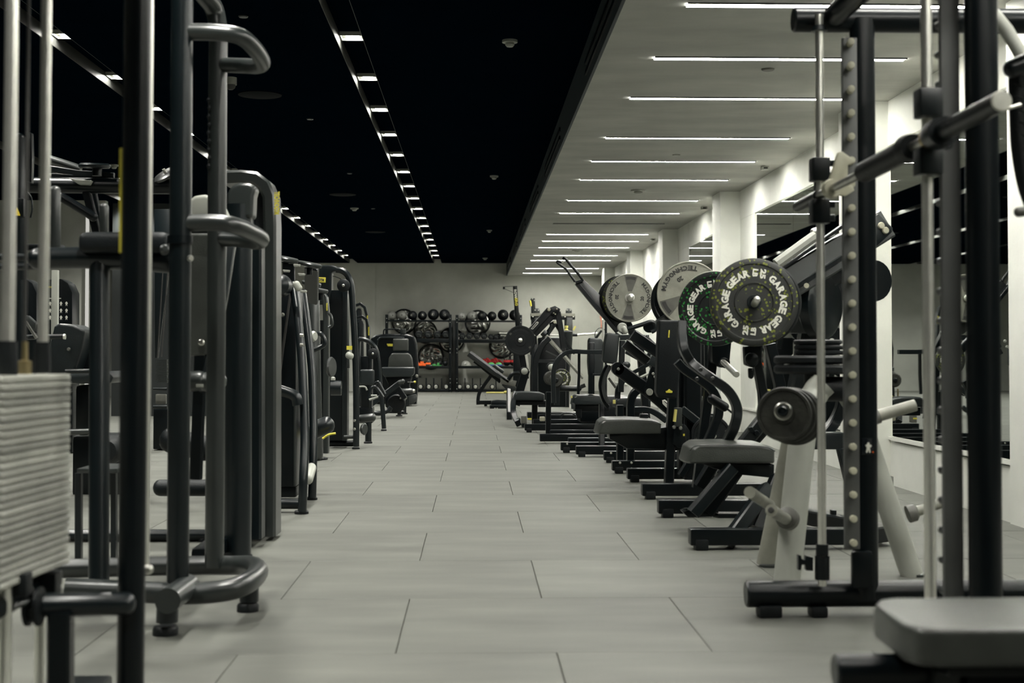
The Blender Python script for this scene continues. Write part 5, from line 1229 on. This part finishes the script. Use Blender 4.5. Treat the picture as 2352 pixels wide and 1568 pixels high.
# --- M5 : pulley seats
t = T5
t.beam('hoop_frame', [(1272, 925, 15.2), (1271, 880, 15.2), (1272, 850, 15.2), (1280, 828, 15.2), (1296, 812, 15.2), (1318, 807, 15.2), (1345, 808, 15.2), (1388, 808, 15.2)], 10, .08, M_coal, sm=True)
t.beam('thin_post', [(1330, 812, 15.3), (1330, 860, 15.3), (1328, 905, 15.3)], 6, .04, M_black)
t.prism('back_pad', [(1351, 782), (1354, 775), (1380, 777), (1386, 784), (1386, 840), (1384, 862), (1352, 862), (1350, 830)], 16.6, .14, M_pad, .02, seg=3)
t.pbox('pad_side', 1352, 786, 1366, 905, 16.45, .1, M_black, .01)
t.beam('cross_bar', [(1362, 860, 16.4), (1395, 860, 16.4)], 5, .04, M_black)
seat(t, 1313, 906, 1398, 930, 16.4, .42, M_pad)
t.pbox('yellow_tag', 1311, 909, 1315, 914, 16.35, .02, M_paley, .002)
t.pbox('seat_carriage', 1320, 929, 1400, 945, 16.5, .25, M_black, .01)
t.pbox('grey_panel', 1312, 925, 1321, 939, 16.4, .04, M_grey, .004)
t.beam('seat_leg', [(1329, 940, 16.5), (1329, 960, 16.5)], 13, .09, M_black)
t.tube('roller', [(1287, 892, 16.9), (1331, 892, 16.9)], 13, M_coal, sm=False, round_end=True)
t.beam('side_plate', [(1334, 888, 16.9), (1344, 884, 16.9)], 9, .05, M_grey)
t.tube('floor_hoop', [(1288, 960, 15.3), (1290, 952, 15.3), (1300, 949, 15.3), (1312, 949, 15.3), (1321, 953, 15.3), (1323, 962, 15.3)], 4, M_coal)
rail(t, 14.9, 1240, 1.9, foot=False); rail(t, 17.0, 1205, 1.9)
rail(t, 18.2, 1225, 1.9, foot=False); rail(t, 19.6, 1235, 1.95, foot=False)
t.pbox('pale_gear', 1197, 955, 1210, 972, 17.2, .1, M_plated, .01)
t.pbox('yellow_sticker', 1212, 960, 1221, 964, 16.97, .006, M_yellow, .001)
t.pbox('pale_block', 1240, 957, 1252, 967, 17.3, .08, M_cream, .01)
t.box('mechanism', (G(1330, 17.5).x, 17.4, .1), (G(1470, 17.5).x, 17.9, .42), M_black, .03)

t = Thing('single_pad_bench', 'low black padded seat on a curved post, in front of the incline bench', 'bench', G(1216, 18.8))
seat(t, 1178, 899, 1252, 920, 18.6, .42, M_pad)
t.pbox('seat_base', 1184, 920, 1262, 930, 18.7, .3, M_black, .01)
t.beam('curved_post', [(1184, 905, 18.8), (1179, 925, 18.6), (1180, 950, 18.2), (1190, 972, 18.0)], 12, .09, M_black, sm=True)
t.beam('rear_post', [(1228, 925, 18.9), (1228, 974, 18.9)], 13, .09, M_black)
t.pbox('foot_block', 1186, 960, 1196, 977, 18.0, .15, M_black, .01)
t.pbox('foot_block', 1198, 968, 1210, 981, 18.0, .15, M_black, .01)

# small plates near the floor and behind
t = Thing('floor_plate_peg', 'low peg holding a black lettered plate near the wall, behind the S-shaped tubes', 'peg', G(1635, 10.6))
t.tube('peg', [(1640, 1001, 9.35), (1636, 999, 10.2)], 11, M_chrome, sm=False, round_end=True)
t.beam('peg_post', [(1636, 950, 10.2), (1636, 1101, 10.2)], 16, .06, M_black)
plate('black_plate', 'black lettered plate hanging low behind the S-shaped tubes', (1633, 1000, 9.9), (-.1, -1, .02), .14, .03, 'marked', spin=-40)
plate('bumper_plate', 'olive-flecked plate edge peeping out left of the S-shaped tube', (1556, 826, 12.4), (-.2, -1, 0), .14, .04, 'olive')
plate('black_plate', 'large black plate on the folded lever arms, centre right background', (1195, 782, 20.9), (-.03, -1, .02), .222, .045, 'marked', spin=10)
t = Thing('plate_hub', 'small chrome pin through the large black plate of the folded lever', 'pin', P(1195, 781, 20.87))
hub_pin(t, P(1195, 781, 20.87), (-.03, -1, .02), .024, .05)
plate('bumper_plate', 'small black plate with white lettering, half hidden behind the ribbed dial', (1290, 868, 17.6), (-.1, -1, 0), .115, .03, 'olive', spin=20)

# ================================================================ PALE GREY PLATE TREE
t = Thing('plate_tree', 'pale grey A-shaped weight plate tree with short pegs, behind the chrome-rodded frame', 'plate rack', G(1900, 6.0))
t.tube('leg', [(1893, 880, 5.85), (1872, 905, 5.85), (1846, 980, 5.8), (1806, 1352, 5.72)], 62, M_light, n=22, label='nearest pale grey leg')
t.tube('leg', [(1836, 930, 6.2), (1815, 1040, 6.25), (1762, 1298, 6.3)], 50, M_plate, sm=False, n=22)
t.tube('leg', [(1932, 885, 6.0), (1965, 935, 6.0), (2000, 1040, 6.0), (2095, 1322, 6.0)], 52, M_light, n=22)
for x, Y in ((1766, 6.28), (2096, 6.0), (1805, 5.75)): t.foot(x, Y, .048, .015, M_grey)
t.tube('top_tube', [(1862, 886, 5.95), (1945, 890, 5.95)], 44, M_light, sm=False, n=20)
t.lathe('clamp', [(-.05, .052), (.05, .052)], (1917, 893, 5.93), (1, 0, 0), M_rubber, 24)
for a, b, w in (((1722, 1130, 5.4), (1768, 1160, 5.9), 26), ((1772, 1172, 5.1), (1812, 1196, 5.7), 27), ((2095, 1178, 5.8), (2170, 1152, 5.8), 24), ((2005, 958, 5.9), (2102, 930, 5.9), 28)):
    t.tube('peg', [a, b], w, M_plate, sm=False, n=18)
t.lathe('peg_collar', [(0, .045), (.03, .045), (.04, .03)], (1812, 1192, 5.62), (-.6, -1, .35), M_plated, 20)
t.lathe('peg_collar', [(0, .036), (.03, .036), (.04, .026)], (2085, 1181, 5.8), (1, 0, .3), M_plated, 20)
t.lathe('peg_collar', [(0, .036), (.03, .03), (.04, .03)], (1998, 962, 5.9), (1, 0, .3), M_plated, 20)
t.lathe('peg_hole', [(0, .012), (.004, .008)], (1771, 1171, 5.09), (-.4, -1, .2), M_ink, 12)
t.tube('plate_peg', [(1800, 945, 5.33), (1850, 965, 5.75)], 26, M_coal, sm=False, round_end=True)
for k in range(4):
    plate('small_iron_plate', 'small worn black iron plate on the pale grey tree, %s' % ('front one with bright ring hub', 'second from the front', 'third from the front', 'rear one against the leg')[k], (1801 + 9 * k, 951 + 2 * k, 5.3 + .07 * k), (-.28, -1, .04), (.102, .105, .11, .11)[k], .026, 'iron', group='small iron plates on the plate tree')
t = Thing('plate_tree_sleeve', 'ringed dark sleeve end poking out of the front small iron plate', 'sleeve', P(1797, 943, 5.25))
t.lathe('ring', [(0, .035), (.012, .034), (.016, .028), (.010, .026), (.009, .004)], P(1799, 944, 5.28), (-.28, -1, .04), M_steel, 26)
t.lathe('sleeve_end', [(.0, .021), (.04, .020), (.048, .015), (.040, .008)], P(1799, 944, 5.28), (-.28, -1, .04), M_coal, 22)
# flat stacks on top
stk = [(1862, 829, .178, .038, 'lower large black plate lying flat on top of the plate tree', 853), (0, 0, 0, 0, '', 0)]
zt_ = P(1866, 858, 6.0).z
z = zt_
for R_, th, lab, dx in ((.175, .038, 'lower of two large black plates lying flat on the pale tree', 0), (.170, .036, 'upper of two large black plates lying flat on the pale tree', -.005),
                        (.105, .019, 'lowest of three small plates lying flat on the stack', .018), (.105, .019, 'middle of three small plates lying flat on the stack', .016), (.102, .02, 'topmost of three small plates lying flat on the stack', .010)):
    c = G(1873, 6.0); q = Thing('flat_plate', lab, 'weight plate', V(c.x + dx, 6.0, z), 'plates lying flat on the plate tree')
    q.lathe('disc', [(0, R_ * .94), (th * .25, R_), (th * .75, R_), (th, R_ * .94), (th, R_ * .3)], V(c.x + dx, 6.0, z), (0, 0, 1), M_rubber, 40)
    q.lathe('hub_ring', [(th, R_ * .28), (th + .001, R_ * .2)], V(c.x + dx, 6.0, z), (0, 0, 1), M_coal, 24)
    z += th + .003
t = Thing('plate_tree_top_pin', 'short dark post carrying the flat plates on the pale tree', 'post', V(G(1873, 6.0).x, 6.0, P(1873, 870, 5.95).z))
t.lathe('pin', [(0, .05), (zt_ - P(1873, 880, 5.95).z, .05)], V(G(1873, 6.0).x, 6.0, P(1873, 880, 5.95).z), (0, 0, 1), M_rubber, 20)

# ================================================================ NEAR RIGHT BARBELL FRAME
t = Thing('smith_rack', 'large black barbell frame with chrome guide rods and cream hook pegs, right foreground', 'gym frame', V(1.4, 4.5, 0))
YFar, YNear = 5.05, 3.85
zc = P(1725, 1369, YFar).z
t.tube('floor_tube', [V(G(1720, YFar).x, YFar + .05, zc), V(3.0, YFar + .05, zc)], r=.0475, m=M_black, sm=False, n=26)
t.lathe('end_cap', [(0, .046), (.006, .042)], V(G(1720, YFar).x, YFar + .05, zc), (-1, 0, 0), M_coal, 26)
t.box('levelling_foot', (G(1742, YFar).x, YFar, 0), (G(1795, YFar).x, YFar + .08, zc - .035), M_rubber, .01)
t.box('levelling_foot', (G(1862, YFar).x, YFar, 0), (G(1900, YFar).x, YFar + .08, zc - .04), M_rubber, .01)
zt2 = P(1840, 38, YFar).z
t.tube('top_tube', [V(G(1836, YFar).x, YFar + .05, zt2), V(3.0, YFar + .05, zt2)], r=.0455, m=M_black, sm=False, n=26)
t.lathe('end_cap', [(0, .044), (.006, .04)], V(G(1836, YFar).x, YFar + .05, zt2), (-1, 0, 0), M_coal, 26)
t.tube('roof_tube', [V(1.30, YFar + .05, zt2 + .01), V(1.345, YNear, zt2 + .03)], r=.04, m=M_black, sm=False, n=22)
t.tube('near_floor_tube', [V(1.0, YNear, .06), V(3.0, YNear, .06)], r=.0475, m=M_black, sm=False, n=26)
t.tube('near_top_tube', [V(1.15, YNear, zt2), V(3.0, YNear, zt2)], r=.0455, m=M_black, sm=False, n=26)
def oval_post(x, Y, z0, z1, m):
    prof = [(.046 * math.cos(a), .034 * math.sin(a)) for a in [2 * math.pi * k / 26 for k in range(26)]]
    return ring_sweep('upright', [V(x, Y, z0), V(x, Y, z1)], [(a, b) for a, b in prof], m, t.o, t.o, ref=V(0, 1, 0))
oval_post(1.403, 5.08, .06, zt2, M_black); oval_post(1.403, 3.88, .06, zt2, M_black)
for Ys, sg, z1, z0 in ((5.0, 1, P(1950, 88, 5.0).z, P(1950, 1260, 5.0).z), (3.94, -1, P(1950, 88, 5.0).z, P(1950, 1260, 5.0).z)):
    t.box('peg_strip', (1.307, Ys - .012, z0), (1.360, Ys + .012, z1), M_grey2, .003, label='grey peg strip')
    for k in range(22):
        zz = P(1950, 103, 5.0).z - k * (P(1950, 103, 5.0).z - P(1950, 1244, 5.0).z) / 21
        if sg > 0:
            t.lathe('hook_peg', [(0, .012), (.03, .011), (.032, .013), (.04, .012), (.041, .006)], V(1.333, Ys - .012, zz), (-.12, -1, 0.05), M_cream, 14)
        else:
            t.lathe('hook_peg', [(0, .011), (.035, .011)], V(1.318, Ys + .012, zz), (0, 1, 0), M_coal, 12)
# guide rods
rodx = [(G(1881, YFar).x, YFar - .03), (G(2133, 3.82).x, 3.82)]
t.tube('guide_rod', [V(rodx[0][0], rodx[0][1], .12), V(rodx[0][0], rodx[0][1], zt2)], r=.0145, m=M_chrome, sm=False, n=20)
t.tube('guide_rod', [V(rodx[1][0], rodx[1][1], .06), V(rodx[1][0], rodx[1][1], zt2)], r=.0155, m=M_chrome, sm=False, n=20)
x_, y_ = rodx[0]
for za, zb2, r in ((P(0, 1338, y_).z, P(0, 1283, y_).z, .026), (P(0, 1283, y_).z + .002, P(0, 1256, y_).z, .022)):
    t.lathe('rod_sleeve', [(0, r), (zb2 - za, r)], V(x_, y_, za), (0, 0, 1), M_rubber, 22)
t.prism('hook_bracket', [(1834, 1275), (1840, 1275), (1842, 1284), (1850, 1286), (1852, 1276), (1868, 1280), (1868, 1311), (1852, 1310), (1850, 1296), (1842, 1297), (1840, 1309), (1834, 1309)], y_ - .01, .03, M_black, .002)
t.lathe('rod_flange', [(0, .03), (.02, .02)], V(x_, y_, zt2 - .06), (0, 0, 1), M_coal, 20)
def carriage(px0, px1, ys, Y, m):
    for a, b in ys: t.pbox('carriage_block', px0, a, px1, b, Y - .03, .07, m, .006)
carriage(1867, 1908, ((360, 414), (456, 512)), YFar - .03, M_black)
t.beam('carriage_link', [(1882, 405, YFar), (1882, 462, YFar)], 22, .04, M_black)
for y in (375, 402, 470, 500): t.lathe('bolt', [(0, .012), (.02, .012)], (1905, y, YFar - .03), (1, -.3, 0), M_coal, 10)
carriage(2114, 2168, ((199, 266), (336, 400)), 3.8, M_coal)
t.beam('carriage_link', [(2140, 260, 3.85), (2140, 342, 3.85)], 22, .03, M_coal)
t.lathe('eye_hook', [(0, .012), (.01, .012)], (2176, 335, 3.8), (0, -1, 0), M_coal, 12)
t.pbox('cover_shoe', 1957, 1266, 2006, 1352, 5.0, .03, M_black, .012)
t.pbox('safety_sticker', 1979, 1006, 2008, 1044, 5.043, .003, M_screen, .001)
t.prism('printed_figure', [(1988, 1022), (1992, 1020), (1993, 1016), (1997, 1016), (1997, 1020), (2002, 1022), (2001, 1027), (1998, 1027), (2000, 1039), (1997, 1040), (1995, 1032), (1992, 1040), (1989, 1039), (1991, 1028)], 5.038, .003, M_white, 0)
t.lathe('orange_dot', [(0, .003), (.002, .003)], (2005, 1038, 5.036), (0, -1, 0), M_orange, 8)
# right hand side parts beyond the near upright
t.tube('side_brace', [(2280, 30, 4.2), (2312, 70, 4.2), (2345, 125, 4.2), (2375, 170, 4.2)], 32, M_light, sm=False)
t.tube('upper_stub', [(2322, 158, 4.0), (2420, 118, 4.0)], 44, M_coal, sm=False, round_end=True)
t.tube('threaded_pin', [(2312, 250, 3.95), (2345, 240, 3.95)], 9, M_steel, sm=False)
t.tube('low_stub', [(2338, 487, 3.95), (2400, 478, 3.95)], 24, M_plated, sm=False, round_end=True)
t.box('right_frame_post', (1.95, 4.38, .0), (2.03, 4.46, zt2), M_black, .01)
tb = Thing('coiled_battle_rope', 'dark rope-textured strap hanging at the right edge beside the near upright', 'rope', P(2340, 260, 4.1))
tb.tube('rope', [(2335, 160, 4.1), (2338, 260, 4.1), (2342, 340, 4.1), (2356, 420, 4.1), (2372, 470, 4.1)], 40, M_rubber, round_end=True)
for k in range(10):
    tb.lathe('rope_twist', [(-.004, .024), (0, .028), (.004, .024)], (2336 + k * k * .35, 175 + k * 28, 4.1), (.5, .1, 1), M_coal, 18)

# barbell on the guides
b = Thing('guided_barbell', 'steel barbell running between the two chrome guide rods, with thick black grip sleeve', 'barbell', V(1.22, 4.3, 1.51))
def B(px, Y): 
    a = P(2300, 232, 3.25); c = P(1840, 470, 5.3); s_ = (Y - a.y) / (c.y - a.y); return a + (c - a) * s_
b.tube('bar', [B(0, 3.3), B(0, 5.25)], r=.0145, m=M_steel, sm=False, n=18)
b.tube('end_sleeve', [B(0, 3.25), B(0, 3.72)], r=.0245, m=M_black, sm=False, n=24)
b.lathe('chrome_end_cap', [(0, .0245), (.006, .022), (.008, .01)], B(0, 3.25), B(0, 3.25) - B(0, 3.4), M_white, 24)
b.lathe('collar', [(0, .04), (.05, .042), (.09, .034)], B(0, 3.66), B(0, 3.9) - B(0, 3.66), M_coal, 24)
b.lathe('brass_ring', [(0, .03), (.02, .03)], B(0, 3.76), B(0, 3.9) - B(0, 3.66), M_brass, 20)
b.tube('grip_sleeve', [B(0, 3.95), B(0, 4.42)], r=.033, m=M_rubber, sm=False, n=24)
b.lathe('grip_flange', [(0, .036), (.05, .042), (.07, .036)], B(0, 3.92), B(0, 3.9) - B(0, 3.66), M_rubber, 22)
b.tube('far_sleeve', [B(0, 5.02), B(0, 5.35)], r=.021, m=M_black, sm=False, n=20)
b.prism('cream_hook', [(1903, 437), (1903, 418), (1914, 385), (1925, 350), (1934, 347), (1964, 368), (1963, 374), (1948, 378), (1947, 420), (1960, 428), (1963, 437), (1944, 449), (1912, 447)], 4.86, .02, M_cream, .003, label='cream coloured latch hook')
b.lathe('hook_boss', [(0, .035), (.03, .03)], B(0, 4.84), (0, -1, .0), M_cream, 20)
b.prism('cream_hook_near', [(2166, 270), (2172, 225), (2180, 205), (2192, 206), (2194, 260), (2188, 300)], 3.99, .02, M_cream, .003, label='cream coloured latch hook')

# near bench
t = Thing('flat_bench', 'flat bench end with grey-lit black pad and round foot tube, bottom right corner', 'bench', V(1.0, 2.7, 0))
zp = P(2085, 1440, 2.56).z
fp = [(2.4, 2.54), (.835, 2.54), (.80, 2.555), (.783, 2.60), (.79, 2.80), (.815, 2.855), (.85, 2.875), (2.4, 2.875)]
vs_ = [Vector((x, y, z)) for z in (zp - .07, zp) for x, y in fp]; n = len(fp)
finish('pad', vs_, [tuple(range(n)), tuple(range(2 * n - 1, n - 1, -1))] + [(i, (i + 1) % n, n + (i + 1) % n, n + i) for i in range(n)], M_padg, t.o, t.o, bevel=.014, seg=4, angle=50)
t.box('pad_base', (.87, 2.60, zp - .10), (2.3, 2.82, zp - .072), M_black, .006)
t.box('spine', (.92, 2.64, zp - .30), (2.3, 2.78, zp - .102), M_black, .01)
t.lathe('bolt', [(0, .008), (.006, .005)], P(2195, 1518, 2.63), (0, -1, 0), M_steel, 12)
t.box('support_plate', (.865, 2.66, .06), (.915, 2.78, zp - .10), M_grey, .006)
c0 = P(1921, 1540, 2.72)
t.tube('round_tube', [V(c0.x, 2.72, c0.z), V(1.0, 2.72, c0.z)], r=.033, m=M_black, sm=False, n=26)
t.lathe('end_cap', [(0, .032), (.004, .029)], V(c0.x, 2.72, c0.z), (-1, 0, 0), M_coal, 24)
t.box('foot_rail', (.7, 2.66, 0), (2.3, 2.78, .06), M_black, .01)

# ---------------------------------------------------------------- mild clean-up: objects must be named plainly
for o in list(C.objects):
    if o.type == 'MESH' and not o.data.polygons: bpy.data.objects.remove(o)
